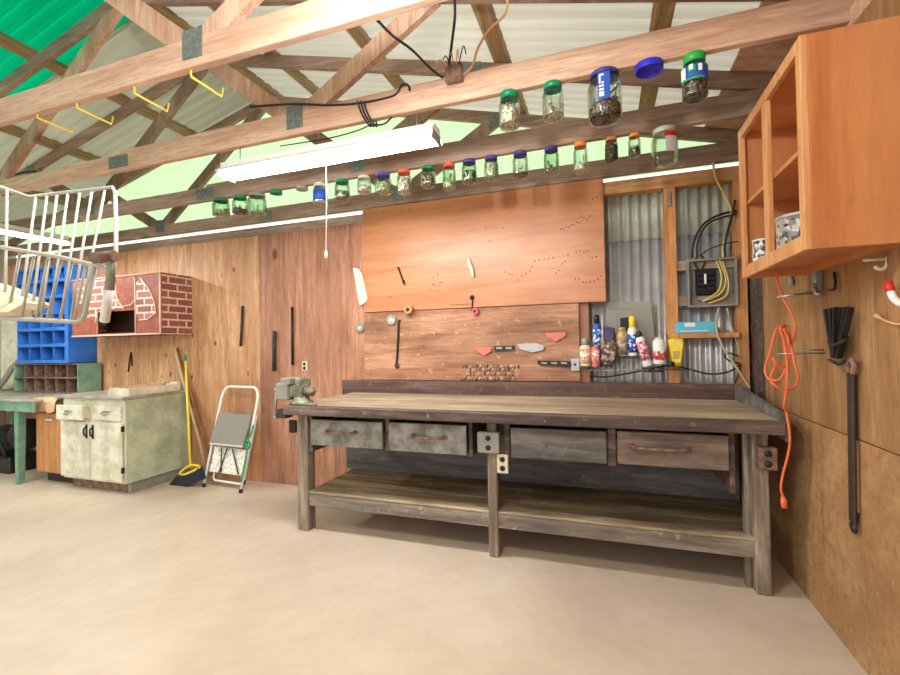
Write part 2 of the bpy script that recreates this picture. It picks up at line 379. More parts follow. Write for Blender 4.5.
# ------------------------------------------------------------------ the setting
YW = 3.55; XWR = .924; XWL = -7.2; XR, ZR, SL = -3.09, 3.77, .26
roofz = lambda x: ZR - SL*abs(x-XR)
struct(MB().box(-8.5, 2.2, -3.2, 4.2, -.12, 0).build('floor', CONC))
wb = struct(MB().box(XWL, -3.2, YW, YW+.014, 0, 2.405).build('wall_back', WD['ply_gold'], base=(-5.0, YW, 0)))
struct(MB().box(-3.2, -.12, YW, YW+.014, 0, 2.41).build('plywood_sheet', WD['ply_red'], wb))
def corr_wall(x0, x1, z0, z1, y, name, mat, parent=None, pitch=.066, amp=.012):
    mb = MB(); n = int((x1-x0)/pitch*8); rows = []
    for z in (z0, z1): rows.append([mb.bm.verts.new((x0+(x1-x0)*i/n, y+amp*math.sin(2*math.pi*(x1-x0)*i/n/pitch), z)) for i in range(n+1)])
    for i in range(n):
        f = mb.bm.faces.new((rows[0][i], rows[0][i+1], rows[1][i+1], rows[1][i])); f.smooth = True
    o = mb.build(name, mat, parent)
    so = o.modifiers.new('thick', 'SOLIDIFY'); so.thickness = .0015
    return o
corr_wall(XWL, 1.1, 0, 2.12, YW+.105, 'corrugated_sheet', PL['galv'], wb)
corr_wall(XWL, 1.1, 2.06, 2.515, YW+.094, 'corrugated_sheet', PL['galv_green'], wb)
for (a, b) in ((-.19, -.12), (.415, .49), (.85, .918)):
    MB().box(a, b, YW+.005, YW+.09, 0, 2.40, .003).build('stud', WD['stud'], wb)
for x in (-1.0, -2.2, -3.2, -4.4, -5.6, -6.8): MB().box(x-.04, x+.04, YW+.015, YW+.09, 0, 2.40).build('stud', WD['stud'], wb)
MB().box(-.12, .92, YW, YW+.09, 2.40, 2.495, .003).build('top_plate', WD['plate'], wb)
MB().box(XWL, -.12, YW+.02, YW+.085, 2.41, 2.495, .003).build('top_plate', WD['truss_dark'], wb)
for z in (1.80, 1.545): MB().box(.49, .85, YW+.02, YW+.09, z, z+.07, .003).build('blocking', WD['truss_dark'], wb)
MB().box(.415, .85, YW-.05, YW+.09, 1.315, 1.35, .003).build('blocking_shelf', WD['stud'], wb)
wr = struct(MB().box(XWR, XWR+.014, -3.0, 3.27, .903, 2.50).build('wall_right', WD['right'], base=(XWR, 2, .9)))
MB().box(XWR, XWR+.014, -3.0, 3.3, 0, .897).build('lower_board', WD['right_low'], wr)
MB().box(XWR+.012, XWR+.03, 3.2, YW+.1, 0, 2.50).build('dark_board', WD['bench_edge'], wr)
for y in (3.22, 2.0, .8, -.4): MB().box(XWR+.016, XWR+.1, y-.02, y+.02, 0, 2.42).build('stud', WD['stud'], wr)
MB().box(XWR-.0, XWR+.1, -3.0, 3.6, 2.505, 2.585, .003).build('top_plate', WD['truss'], wr)
MB().box(XWR+.1, XWR+.115, -3.0, 3.7, 0, 2.75).build('outer_sheet', PL['galv'], wr)
wl = struct(MB().box(XWL-.03, XWL, -3.0, 3.66, 0, 2.72).build('wall_left', PL['felt'], base=(XWL, 0, 0)))
# gable of milky sheets above the plate, with a slit of daylight under it
def gable():
    mb = MB(); pitch, amp, y = .076, .008, YW+.10; x0, x1 = -7.4, 1.3; n = int((x1-x0)/pitch*8); a, b = [], []
    for i in range(n+1):
        x = x0+(x1-x0)*i/n; yy = y+amp*math.sin(2*math.pi*x/pitch)
        a.append(mb.bm.verts.new((x, yy, 2.545))); b.append(mb.bm.verts.new((x, yy, max(roofz(x)+.02, 2.56))))
    for i in range(n):
        f = mb.bm.faces.new((a[i], a[i+1], b[i+1], b[i])); f.smooth = True
    return mb
struct(gable().build('wall_gable', GABLE))
def roof(x0, x1, y0, y1, name, mat, pitch=.10, amp=.018, dz=0):
    mb = MB(); n = int((y1-y0)/pitch*8); A, B = [], []
    for i in range(n+1):
        y = y0+(y1-y0)*i/n; t = math.sin(2*math.pi*y/pitch); h = amp*max(-1, min(1, 1.9*t)) + .06 + dz
        A.append(mb.bm.verts.new((x0, y, roofz(x0)+h))); B.append(mb.bm.verts.new((x1, y, roofz(x1)+h)))
    for i in range(n):
        f = mb.bm.faces.new((A[i], A[i+1], B[i+1], B[i])); f.smooth = True
    o = struct(mb.build(name, mat)); so = o.modifiers.new('thick', 'SOLIDIFY'); so.thickness = .001
    return o
roof(XR, 1.45, -2.6, 3.72, 'ceiling', PL['roof_brightened'])
roof(-7.7, XR, 2.36, 3.72, 'ceiling_metal', PL['roof_grey_brightened'])
roof(-7.7, XR, -2.6, 2.40, 'ceiling_green', GREEN, dz=.004)
# purlins: on top of the trusses, running from front to back
struct(MB().bar((.85, -2.6, roofz(.85)+.02), (.85, 3.66, roofz(.85)+.02), .33, .03, (SL, 0, 1)).build('ceiling_eave_board', WD['truss']))
for i, x in enumerate((-.60, .30, -1.52, -2.45, -3.0)):
    struct(MB().bar((x, -2.6, roofz(x)+.027), (x, 3.66, roofz(x)+.027), .10, .04, (-SL, 0, 1) if x < XR else (SL, 0, 1)).build('ceiling_purlin', WD['purlin']))
for i, x in enumerate((-3.18, -4.05, -5.0, -5.95, -6.9)):
    struct(MB().bar((x, -2.6, roofz(x)+.027), (x, 3.66, roofz(x)+.027), .10, .04, (-SL, 0, 1)).build('ceiling_purlin', WD['purlin']))

# trusses
ZC = 2.53
def truss(Y, light, label, splice=True):
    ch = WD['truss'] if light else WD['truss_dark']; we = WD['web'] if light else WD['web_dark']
    t = thing('roof_truss', label, 'roof truss', (XR, Y, ZC))
    x0, x1 = -7.35, 1.17
    if splice:
        MB().box(x0, XR-.02, Y-.02, Y+.02, ZC, ZC+.115, .004).build('bottom_chord', ch, t)
        MB().box(XR-.02, x1, Y-.02, Y+.02, ZC, ZC+.135, .004).build('bottom_chord', ch, t)
    else: MB().box(x0, x1, Y-.02, Y+.02, ZC, ZC+.13, .004).build('bottom_chord', ch, t)
    for xa in (x0-.1, x1+.1):
        MB().bar((XR, Y, roofz(XR)-.045), (xa, Y, roofz(xa)-.045), .04, .09, (0, 0, 1), .003).build('top_chord', WD['truss_dark'], t)
    J = (-1.67, -4.51)
    for xj, xm in zip(J, (-.80, -5.38)):
        s = 1 if xj > XR else -1
        MB().bar((xj-.04*s, Y, ZC+.10), (XR+.03*s, Y, roofz(XR)-.08), .10, .038, (0, 1, 0)).build('web', we, t)
        MB().bar((xj+.04*s, Y, ZC+.10), (xm, Y, roofz(xm)-.06), .10, .038, (0, 1, 0)).build('web', we, t)
        MB().box(xj-.055, xj+.055, Y-.024, Y-.0195, ZC+.035, ZC+.165).build('gusset_plate', PL['gusset'], t)
    if splice: MB().box(XR-.12, XR+.06, Y-.024, Y-.0195, ZC+.02, ZC+.10).build('gusset_plate', PL['gusset'], t)
    for xm in (-.80, -5.38): MB().box(xm-.06, xm+.06, Y-.024, Y-.0195, roofz(xm)-.12, roofz(xm)-.01).build('gusset_plate', PL['gusset'], t)
    return t
YA, YB, YC, YD = 1.49, 2.17, 2.87, 3.56
truss(YA, True, 'nearest roof truss, its lower beam carrying the four yellow hooks', False)
truss(YB, True, 'second roof truss, with black cable wound on its lower beam')
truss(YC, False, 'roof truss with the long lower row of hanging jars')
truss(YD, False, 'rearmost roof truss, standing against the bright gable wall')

# ------------------------------------------------------------------ shop lights of the place, plus two lamps added out of view
def shop_light(name, label, c, length, axis, z, hw=.075, cord=None):
    "hood with two tubes, hung on chains; c = centre x, y"
    t = thing(name, label, 'shop light', (c[0], c[1], z))
    ax = Vector((1, 0, 0)) if axis == 0 else Vector((0, 1, 0)); sd = Vector((0, 1, 0)) if axis == 0 else Vector((1, 0, 0))
    ctr = Vector((c[0], c[1], 0)); Mx = Matrix((ax, sd, Vector((0, 0, 1)))).transposed().to_4x4(); Mx.translation = Vector((c[0], c[1], z))
    prof = [(-hw, .012), (-hw*.55, .045), (-hw*.5, .075), (hw*.5, .075), (hw*.55, .045), (hw, .012), (hw-.004, .01), (hw*.53, .04), (-hw*.53, .04), (-hw+.004, .01)]
    P = Matrix(((0, 0, 1, 0), (1, 0, 0, 0), (0, 1, 0, 0), (0, 0, 0, 1)))   # poly x->local y, poly y->local z, depth->local x
    MB().prism(prof, -length/2, length/2, Mx @ P).build('hood', PL['white'], t)
    for s in (-1, 1): MB().prism([(-hw*.8, -.012), (-hw*.5, .07), (hw*.5, .07), (hw*.8, -.012)], s*(length/2-.006), s*(length/2-.001), Mx @ P).build('end_plate', PL['grey_paint'], t)
    for s in (-1, 1):
        a = Mx @ Vector((-length/2+.03, s*hw*.48, .012)); b = Mx @ Vector((length/2-.03, s*hw*.48, .012))
        MB().tube([a, b], .019, 12).build('fluorescent_tube', TUBE, t)
    for s in (-1, 1):
        a = Mx @ Vector((s*length*.42, 0, .075)); MB().tube([a, a+Vector((0, 0, ZC+.02-a.z))], .003, 6).build('chain', PL['steel'], t)
    if cord:
        MB().tube(cord, .003, 6).tube([cord[-1], Vector(cord[-1])-Vector((0, 0, .04))], [.006, .009], 8).build('pull_cord', PL['white'], t)
    return t
yl = YB+.03
a = at(226, 168, 1, yl); b = at(437, 140, 1, yl)
shop_light('shop_light', 'lit white shop light with pull cord hanging above the lower row of jars', ((a.x+b.x)/2, yl), b.x-a.x, 0, 2.375, .09,
           [at(326, 163, 1, yl-.07), at(326.5, 200, 1, yl-.07), at(326, 251, 1, yl-.07)])
shop_light('shop_light', 'lit shop light at the far left, pointing to the back wall behind the wire basket', (-5.1, 2.35), 1.3, 1, 2.38, .08)
shop_light('shop_light', 'added out-of-view shop light brightening the far left, nearer than the one behind the basket', (-5.1, .55), 1.3, 1, 2.38, .08)  # extra fixture added out of view to brighten the left corner
t = thing('added_key_bulb', 'added key lamp, out of view, in front of the nearest roof truss', 'light bulb', (-.65, .82, 2.40))  # unseen lamp added as key light for crisp bench and wall shadows
MB().lathe([(0, -.055), (.03, -.047), (.052, -.018), (.055, .01), (.045, .04), (.022, .07), (.018, .085), (0, .085)], 20, Matrix.Translation((-.65, .82, 2.40))).build('bulb', BULB, t)
MB().tube([(-.65, .82, 2.484), (-.65, .82, 2.54)], .024, 12).build('socket', PL['black'], t)
MB().tube(smooth([(-.65, .82, 2.535), (-.65, .83, 2.70), (-.65, 1.1, 2.80), (-.65, YA-.02, 2.67)], 5), .005, 6).build('cord', PL['black'], t)

# ------------------------------------------------------------------ workbench
t = thing('workbench', 'long wooden workbench with four drawers and a low shelf against the back wall', 'workbench', (-.7, 3.05, 0))
FX0, FX1 = -2.14, .812
MB().box(FX0, FX1, 2.60, 3.50, .862, .893, .004).build('worktop', WD['bench_top'], t)
MB().box(FX0, FX1, 2.585, 2.66, .832, .8945, .005).build('front_edge', WD['bench_edge'], t)
MB().box(-2.25, .85, 3.50, 3.535, .80, 1.0, .004).build('backboard', WD['bench_back'], t)
MB().prism([(2.60, .80), (3.50, .80), (3.50, 1.0), (3.42, 1.0), (2.68, .925), (2.60, .90)], FX1, FX1+.022, Matrix(((0, 0, 1, 0), (1, 0, 0, 0), (0, 1, 0, 0), (0, 0, 0, 1)))).build('side_board', WD['bench_grey'], t)
for (x0, x1, z1) in ((-2.105, -2.015, .82), (-.705, -.645, .82), (.695, .765, .82)):
    MB().box(x0, x1, 2.687, 2.777, 0, z1, .006).build('leg', WD['bench_leg'], t)
for (x0, x1) in ((-2.1, -2.01), (-.74, -.65), (.72, .80)): MB().box(x0, x1, 3.38, 3.47, 0, .86, .004).build('leg', WD['bench_leg'], t)
MB().box(.668, .694, 2.755, 2.80, .0, .83, .003).build('leg_brace', WD['bench_leg'], t)
MB().box(-2.06, .70, 2.70, 2.75, .175, .262, .006).build('shelf_beam', WD['shelf_front'], t)
MB().box(-2.06, .70, 2.697, 2.79, .2625, .278, .004).build('shelf_front_board', WD['bench_beam'], t)
for k in range(3): MB().box(-2.06, .78, 2.752+k*.22, 2.752+k*.22+.216, .232, .2615, .003).build('shelf_board', WD['bench_shelf'], t)
MB().box(-2.12, .79, 3.355, 3.375, .262, .60, .003).build('back_panel', WD['bench_grey'], t)
for (x0, x1, z0, z1) in ((-2.01, -1.98, .56, .82), (-1.405, -1.375, .6, .82), (-.825, -.80, .6, .82), (-.60, -.565, .6, .82), (-.005, .04, .6, .82), (.592, .62, .5, .82)):
    MB().box(x0, x1, 2.70, 3.3, z0, z1, .003).build('drawer_divider', WD['bench_edge'], t)
DR = [(-1.972, -1.413, .615, .795, 'drawer_metal', 'pulled'), (-1.366, -.831, .612, .798, 'drawer_metal', 'pull'), (-.553, -.011, .618, .798, 'grey', None), (.046, .586, .622, .805, 'wood', 'wide')]
MB().box(-2.0, .70, 3.28, 3.30, .60, .86, .002).build('drawer_backing', WD['bench_grey'], t)
for (x0, x1, z0, z1, k, h) in DR:
    m = PL['drawer_metal'] if k == 'drawer_metal' else (WD['bench_grey'] if k == 'grey' else WD['drawer_wood'])
    mb = MB().box(x0, x1, 2.668, 2.69, z0, z1, .004); mb.box(x0+.01, x1-.01, 2.69, 3.2, z0+.01, z0+.02); mb.box(x0+.01, x0+.022, 2.69, 3.2, z0+.01, z1-.03); mb.box(x1-.022, x1-.01, 2.69, 3.2, z0+.01, z1-.03)
    d = mb.build('drawer', m, t)
    label_part(d, {'drawer_metal': 'paint stained grey drawer', 'grey': 'plain grey drawer with no handle', 'wood': 'brown grey wooden drawer with long handle'}[k])
    if h:
        xc = (x0+x1)/2 + (.02 if h == 'pull' else -.03 if h == 'pulled' else -.06); zc = (z0+z1)/2+.015; hw = .11 if h != 'wide' else .14
        mb = MB().tube(smooth([(xc-hw, 2.662, zc), (xc-hw*.93, 2.64, zc), (xc-hw*.7, 2.632, zc-.004), (xc, 2.632, zc-.006), (xc+hw*.7, 2.632, zc-.004), (xc+hw*.93, 2.64, zc), (xc+hw, 2.662, zc)], 4), .010, 8)
        for s in (-1, 1): mb.box(xc+s*hw-.016, xc+s*hw+.016, 2.66, 2.668, zc-.014, zc+.014, .003)
        mb.build('handle', PL['rust'], d)
    else:
        mb = MB()
        for x in (x0+.21, x0+.37): mb.lathe([(0, .004), (.008, .003), (.012, 0)], 10, facing(x, 2.668, z0+.085))
        mb.build('screw_hole_plug', PL['rust'], d)
def outlet(name, label, x, y, z, w_, h, d, mat, plugmat, round_=True, nrm='y', cat='electrical outlet'):
    o = thing(name, label, cat, (x, y, z-h/2))
    if nrm == 'y':
        MB().box(x-w_/2, x+w_/2, y-d, y, z-h/2, z+h/2, .005).build('cover_plate', mat, o)
        for s in (-1, 1):
            mb = MB().lathe([(0, .006), (.014, .006), (.017, 0)], 14, facing(x, y-d, z+s*h*.23)); mb.build('socket', plugmat, o)
    return o
outlet('outlet_box', 'grey metal double outlet box on the middle bench leg', -.685, 2.687, .705, .135, .125, .05, PL['grey_paint'], PL['black'])
outlet('electrical_outlet', 'cream outlet hanging just below the grey outlet box on the bench', -.608, 2.687, .575, .07, .115, .012, PL['cream'], PL['dark_steel'])
outlet('electrical_outlet', 'rusty brown outlet at the top of the right bench leg', .752, 2.687, .70, .085, .115, .035, PL['rust'], PL['dark_steel'])
outlet('electrical_outlet', 'small dark outlet at the top of the left bench leg', -2.135, 2.70, .735, .055, .09, .03, PL['leather'], PL['black'])
outlet('electrical_outlet', 'small cream wall outlet on the plywood above the vise', -2.678, YW, 1.125, .055, .085, .01, PL['cream'], PL['dark_steel'])

# vise at the left front corner
t = thing('bench_vise', 'old grey green bench vise bolted to the left end of the workbench', 'vise', (-2.09, 2.70, .895))
mb = MB().lathe([(0, 0), (.085, 0), (.085, .018), (.06, .03), (.05, .06), (0, .06)], 20, Matrix.Translation((-2.07, 2.70, .895)))
mb.build('swivel_base', PL['vise_green'], t)
MB().box(-2.14, -2.03, 2.65, 2.75, .945, 1.03, .012, seg=2).build('body', PL['vise_green'], t)
mb = MB().box(-2.075, -2.035, 2.63, 2.77, 1.02, 1.085, .008).box(-2.09, -2.03, 2.655, 2.745, .99, 1.04, .01)
mb.build('fixed_jaw', PL['vise_green'], t)
mb = MB().box(-2.235, -2.135, 2.625, 2.775, .925, 1.05, .015, seg=2).box(-2.20, -2.115, 2.63, 2.77, 1.035, 1.085, .008)
label_part(mb.build('sliding_jaw', PL['grey_paint'], t), 'pale grey sliding jaw')
mb = MB().lathe([(0, 0), (.026, 0), (.026, .07), (.02, .085), (0, .085)], 14, Matrix.Translation((-2.05, 2.70, .985)) @ Matrix.Rotation(R(90), 4, 'Y'))
for k in range(3): mb.lathe([(0, 0), (.034, 0), (.034, .012), (0, .012)], 14, Matrix.Translation((-2.03+k*.022, 2.70, .985)) @ Matrix.Rotation(R(90), 4, 'Y'))
mb.build('slide_bar', PL['vise_green'], t)
MB().tube([(-2.23, 2.69, .985), (-2.27, 2.69, .985)], .02, 12).build('screw_head', PL['steel'], t)
mb = MB().tube([(-2.258, 2.66, 1.0), (-2.262, 2.655, .80)], .008, 8).lathe([(0, -.015), (.013, -.008), (.013, .008), (0, .015)], 10, Matrix.Translation((-2.262, 2.655, .80))).lathe([(0, -.015), (.013, -.008), (.013, .008), (0, .015)], 10, Matrix.Translation((-2.258, 2.66, 1.0)))
mb.build('handle', PL['steel'], t)
MB().box(-2.23, -2.145, 2.62, 2.70, .80, .862, .004).build('clamp_block', PL['leather'], t)
tag(MB().box(-2.0, -1.90, 2.63, 2.655, .895, .915, .004).build('metal_bar', PL['steel']), 'short steel bar lying on the bench beside the vise', 'metal bar')

# ------------------------------------------------------------------ boards on the back wall
YP = YW-.02
mb = MB().box(-2.02, .005, YP-.02, YW-.001, 1.60, 2.515, .002)
t = tag(mb.build('plywood_panel', WD['panel']), 'large varnished orange plywood panel dotted with nail holes, high on the back wall', 'plywood panel')
rnd = random.Random(3)
mb = MB()
def holes(pts):
    for (px, py) in pts:
        p = at(px, py, 1, YP-.0205); mb.lathe([(0, .001), (.0055, .001), (.0055, 0)], 6, facing(p.x, p.y, p.z))
holes([(561+i*2.6, 229-i*1.1 + (i % 2)*1.5) for i in range(8)] + [(581+i*3, 216+(i % 3)*1.8) for i in range(4)])
holes([(535+i*4.5, 261-i*.8) for i in range(5)] + [(518, 280), (522, 276), (526, 274), (530, 271), (532, 267), (509, 274), (512, 275), (505, 272)] + [(556+i*3, 273-i*4.5+(i % 2)*2) for i in range(5)])
holes([(576+i*4, 252-(i % 2)) for i in range(4)] + [(575, 279), (579, 279), (583, 282), (586, 283), (590, 282), (594, 281), (598, 279), (601, 276), (592, 258), (596, 257)])
holes([(452+i*2.3, 305-i*.12) for i in range(9)] + [(430+rnd.random()*12, 272+rnd.random()*22) for i in range(9)] + [(388, 297), (391, 297), (486, 228), (503, 228), (490, 241)] + [(365+i*9, 214-i) for i in range(6)] + [(593, 199), (597, 197)])
mb.build('nail_hole', PL['dark_steel'], t)['kind'] = 'stuff'
tag(MB().box(-2.03, -.19, YP-.005, YW-.001, 1.005, 1.598, .002).build('tool_board', WD['lower']), 'scuffed reddish lower tool board behind the workbench', 'tool board')
def on(px, py, y): return at(px, py, 1, y)
def stick_on(name, label, cat, pts, r, mat, y, grp=None):
    return tag(MB().tube([on(px, py, y) for px, py in pts], r, 8).build(name, mat), label, cat, grp)
# white strip at the panel's left edge
a = [(353, 268), (358, 268.5), (362, 274), (367, 298), (366, 302), (361, 305), (359, 304)]
mb = MB(); q = [on(x, y, YW-.053) for x, y in a]
mb.prism([(p.x, -p.z) for p in q], 0, 0.012, Matrix.Translation((0, YW-.053, 0)) @ Matrix(((1, 0, 0, 0), (0, 0, 1, 0), (0, -1, 0, 0), (0, 0, 0, 1))))
tag(mb.build('plastic_strip', PL['dirty_white']), 'pale plastic strip hanging at the left edge of the orange panel', 'plastic strip')
def peg(name, label, cat, px, py, y, r, h, mat, holemat=None):
    p = on(px, py, y)
    o = tag(MB().lathe([(r*.45, 0), (r, 0), (r, h*.85), (r*.9, h), (r*.45, h), (r*.42, h*.5), (0, h*.5)], 18, facing(p.x, p.y, p.z)).build(name, mat), label, cat)
    if holemat: MB().lathe([(0, h+.001), (r*.4, h+.001), (r*.4, 0)], 12, facing(p.x, p.y, p.z)).build('hub', holemat, o)
    return o
peg('wooden_pulley', 'round wooden pulley on the lower edge of the orange panel', 'pulley', 410, 310, YP-.02, .038, .05, WD['stud'], PL['leather'])
peg('sanding_disc', 'pale grey metal disc hung under the wooden pulley', 'disc', 392, 320, YP-.006, .045, .02, PL['grey_lid'], PL['white'])
peg('rubber_wheel', 'small dark grey wheel on the plywood left of the tool board', 'wheel', 361, 328, YW-.001, .042, .03, PL['grey_paint'], PL['cream'])
peg('mauve_wheel', 'small mauve wheel hanging below the orange panel centre', 'wheel', 476, 311.5, YP-.006, .03, .04, PL['pink_label'], PL['purple'])
mb = MB().tube([on(472, 296, YP-.03), on(472.5, 303, YP-.03), on(471.5, 312, YP-.02)], .005, 8); p = on(472, 297.5, YP-.021); mb.lathe([(0, .02), (.016, .016), (.02, 0)], 12, facing(p.x, p.y, p.z))
tag(mb.build('eye_screw', PL['black']), 'black eye screw at the lower centre of the orange panel', 'hook')
mb = MB().tube([on(398, 267, YP-.03), on(404, 284, YP-.04)], .008, 8).tube([on(404, 280, YP-.03), on(405, 285.5, YP-.022)], .005)
tag(mb.build('nail_punch', PL['dark_steel']), 'dark tool hung slantwise on the left half of the orange panel', 'punch')
mb = MB().tube([on(468.5, 258, YP-.03), on(469.5, 264, YP-.035), on(472, 270, YP-.04), on(473.5, 277, YP-.035)], [.012, .018, .016, .013], 10)
tag(mb.build('cream_dowel', PL['cream']), 'short cream dowel hung in the middle of the orange panel', 'dowel')
t = stick_on('iron_hook', 'long black iron hook bar on the lower board, under the wooden pulley', 'hook', [(400, 320), (398.5, 322), (398, 340), (397, 360), (396, 366)], .010, PL['black'], YP-.02)
p = on(397, 366, YP-.018); MB().lathe([(0, .012), (.02, .006), (.022, 0)], 12, facing(p.x, p.y, p.z)).build('tip', PL['leather'], t)
# hanging blades on the plywood
stick_on('file', 'single thin dark blade hung on the golden plywood', 'file', [(242.5, 306), (242, 322), (240.5, 346)], .013, PL['leather'], YW-.014)
stick_on('file', 'shorter dark file, left of the pair on the red plywood', 'file', [(274.5, 331), (274, 371)], .018, PL['leather'], YW-.02)
stick_on('file', 'longer dark file, right of the pair on the red plywood', 'file', [(292, 307), (292.5, 365)], .012, PL['black'], YW-.014)
stick_on('wire_hook', 'bent black wire hook on the golden plywood under the brick shelf', 'hook', [(128, 372), (130, 356), (131, 352), (132, 366)], .006, PL['black'], YW-.01)
# knives and trowels on the lower board
def flatpoly(name, label, cat, px, mat, y, th=.01, parent=None):
    mb = MB(); q = [on(a_, b_, y) for a_, b_ in px]
    mb.prism([(p.x, -p.z) for p in q], 0, th, Matrix.Translation((0, y, 0)) @ Matrix(((1, 0, 0, 0), (0, 0, 1, 0), (0, -1, 0, 0), (0, 0, 0, 1))))
    o = mb.build(name, mat, parent)
    return o if parent else tag(o, label, cat)
Yk = YP-.0245
flatpoly('glazing_blade', 'salmon pointed blade, leftmost of the tools on the lower board', 'scraper blade', [(475.5, 347), (491, 347), (491.5, 351), (484, 355.5), (476.5, 351)], PL['salmon'], Yk)
flatpoly('glazing_blade', 'salmon pointed blade, highest of the tools on the lower board', 'scraper blade', [(545.5, 333), (565, 332), (566, 335.5), (556, 341.5), (547, 336.5)], PL['salmon'], Yk)
t = thing('putty_knife', 'putty knife with grey pointed blade and black handle on the lower board', 'putty knife', on(515, 351, Yk))
flatpoly('blade', '', '', [(517, 344), (536, 343), (544, 346), (543, 350), (532, 352.5), (520, 349)], PL['steel'], Yk, .006, t)
flatpoly('handle', '', '', [(494, 346), (514, 345.5), (514.5, 350), (494.5, 350.8)], PL['black'], Yk, .018, t)
for x in (499, 508.5):
    flatpoly('rivet', '', '', [(x-3, 347), (x+3, 346.8), (x+3, 349), (x-3, 349.2)], PL['grey_lid'], Yk-.001, .003, t)
t = thing('wall_scraper', 'long black handled scraper with square steel head, lowest on the board', 'scraper', on(558, 364, Yk))
flatpoly('head', '', '', [(571, 359), (579, 358), (579.5, 370.5), (571.5, 371)], PL['steel'], Yk, .012, t)
flatpoly('handle', '', '', [(537, 361.5), (539, 360.5), (571, 361.5), (571.5, 366.5), (540, 365), (537.5, 363.5)], PL['black'], Yk, .02, t)
p = on(575, 364.5, Yk-.001); MB().lathe([(0, .004), (.009, .004), (.009, 0)], 10, facing(p.x, p.y, p.z)).build('hole', PL['black'], t)
for x in (544, 554, 564): flatpoly('rivet', '', '', [(x-3, 362), (x+3, 362.4), (x+3, 364.2), (x-3, 363.8)], PL['grey_lid'], Yk-.001, .003, t)
# drill bits and small fittings in four rows
for row, (x0, x1, y0, nb) in enumerate(((463, 518, 366.5, 17), (470, 512, 370, 14), (467, 512, 374, 14), (461.5, 512.5, 379, 15))):
    for k in range(nb):
        px = x0+(x1-x0)*k/(nb-1); p = on(px, y0+rnd.uniform(-.5, .5), YP-.005)
        mb = MB().tube([p+Vector((0, 0, -.013)), p+Vector((.004, -.012, .002)), p+Vector((.010, -.02, .012))], [.0035, .004, .005], 6)
        tag(mb.build('drill_bit', PL[('steel', 'dark_steel', 'cream')[(k+row) % 3]]), ('small bit in the top row of bits on the lower board', 'small bit in the second row of bits from the top', 'small bit in the third row of bits from the top', 'small bit in the bottom row, just above the bench backboard')[row], 'drill bit', ('bits in the top row', 'bits in the second row', 'bits in the third row', 'bits in the bottom row')[row])

# ------------------------------------------------------------------ cans and panel cover on the wire rack
YS = YW-.04
t = thing('wire_rack', 'thin steel wire rack holding spray cans in front of the corrugated metal', 'rack', (.17, YS, 1.09))
mb = MB()
for y in (YS-.055, YS+.035): mb.tube([(-.14, y, 1.095), (.56, y, 1.098)], .0028, 6)
for k in range(15): mb.tube([(-.14+k*.05, YS-.055, 1.096), (-.14+k*.05, YS+.035, 1.096)], .002, 6)
for x in (-.135, .45): mb.tube([(x, YS+.035, 1.096), (x, YS+.035, 1.22)], .0028, 6)
mb.build('shelf', PL['steel'], t)
mb = MB()
for y in (YS+.0, YS+.045): mb.tube([(.06, y, 1.165), (.30, y, 1.165)], .002, 6)
for k in range(6): mb.tube([(.065+k*.046, YS, 1.165), (.065+k*.046, YS+.045, 1.165)], .002, 6)
mb.tube([(.062, YS+.045, 1.165), (.062, YS+.035, 1.097)], .002, 6).tube([(.298, YS+.045, 1.165), (.298, YS+.035, 1.097)], .002, 6)
mb.build('upper_shelf', PL['steel'], t)
def can(name, label, x0, x1, ytop, ybot, y, body, cap=None, band=None, bandf=(.3, .75), tilt=0, capf=.2, cat='spray can', neck=.6):
    pb = on((x0+x1)/2, ybot, y); pt = on((x0+x1)/2, ytop, y); r = abs(on(x1, ybot, y).x-on(x0, ybot, y).x)/2; h = pt.z-pb.z
    t = thing(name, label, cat, pb); t.rotation_euler = (0, R(tilt), 0)
    hb = h*(1-capf)
    def loc(mb, nm, mat, par=t):
        bm = mb.bm; bmesh.ops.recalc_face_normals(bm, faces=bm.faces[:]); me = bpy.data.meshes.new(nm); bm.to_mesh(me); bm.free(); me.materials.append(mat)
        o = bpy.data.objects.new(nm, me); C.objects.link(o); o.parent = par; return o
    bd = loc(MB().lathe([(0, 0), (r*.94, 0), (r, .008), (r, hb*.86), (r*.85, hb*.95), (r*neck, hb), (0, hb)], 20), 'body', body)
    if band: loc(MB().lathe([(r*1.0, hb*bandf[0]), (r*1.025, hb*bandf[0]), (r*1.025, hb*bandf[1]), (r, hb*bandf[1])], 20), 'label_band', band, bd)
    if cap: loc(MB().lathe([(r*neck*.98, hb-.001), (r*neck*1.12, hb), (r*neck*1.08, h*.97), (r*neck*.7, h), (0, h)], 18), 'cap', cap)
    return t
can('spray_can', 'cream can with orange band and grey cap, leftmost on the wire rack', 580, 591, 338, 366, YS-.03, PL['cream'], PL['grey_lid'], PL['cream_print'], (.12, .8), 0, .25)
can('spray_can', 'slim salmon red can, second from the left on the wire rack', 591.5, 600, 346, 367, YS-.03, PL['salmon'], None, PL['salmon_print'], (.15, .8), 0, .0)
can('spray_can', 'blue and white can with black nozzle standing behind the salmon can', 593.5, 602, 315, 366.5, YS+.02, PL['blue_label'], PL['black'], PL['blue_print'], (.3, .86), 0, .16)
can('spray_can', 'tan yellow can in the middle of the wire rack', 617, 628, 327, 356, YS+.022, PL['tan_can'], PL['tan_can'], PL['tan_print'], (.06, .8), 0, .12)
can('spray_can', 'white and blue can with yellow cap beside the tan can', 628, 638, 316, 356, YS+.022, PL['white_label'], PL['yellow'], PL['blue_print'], (.12, .75), 0, .28)
can('spray_can', 'pink and white can leaning left, right of the yellow capped can', 643, 653, 330, 366, YS-.03, PL['white_label'], PL['leather'], PL['pink_print'], (.2, .84), -14, .16)
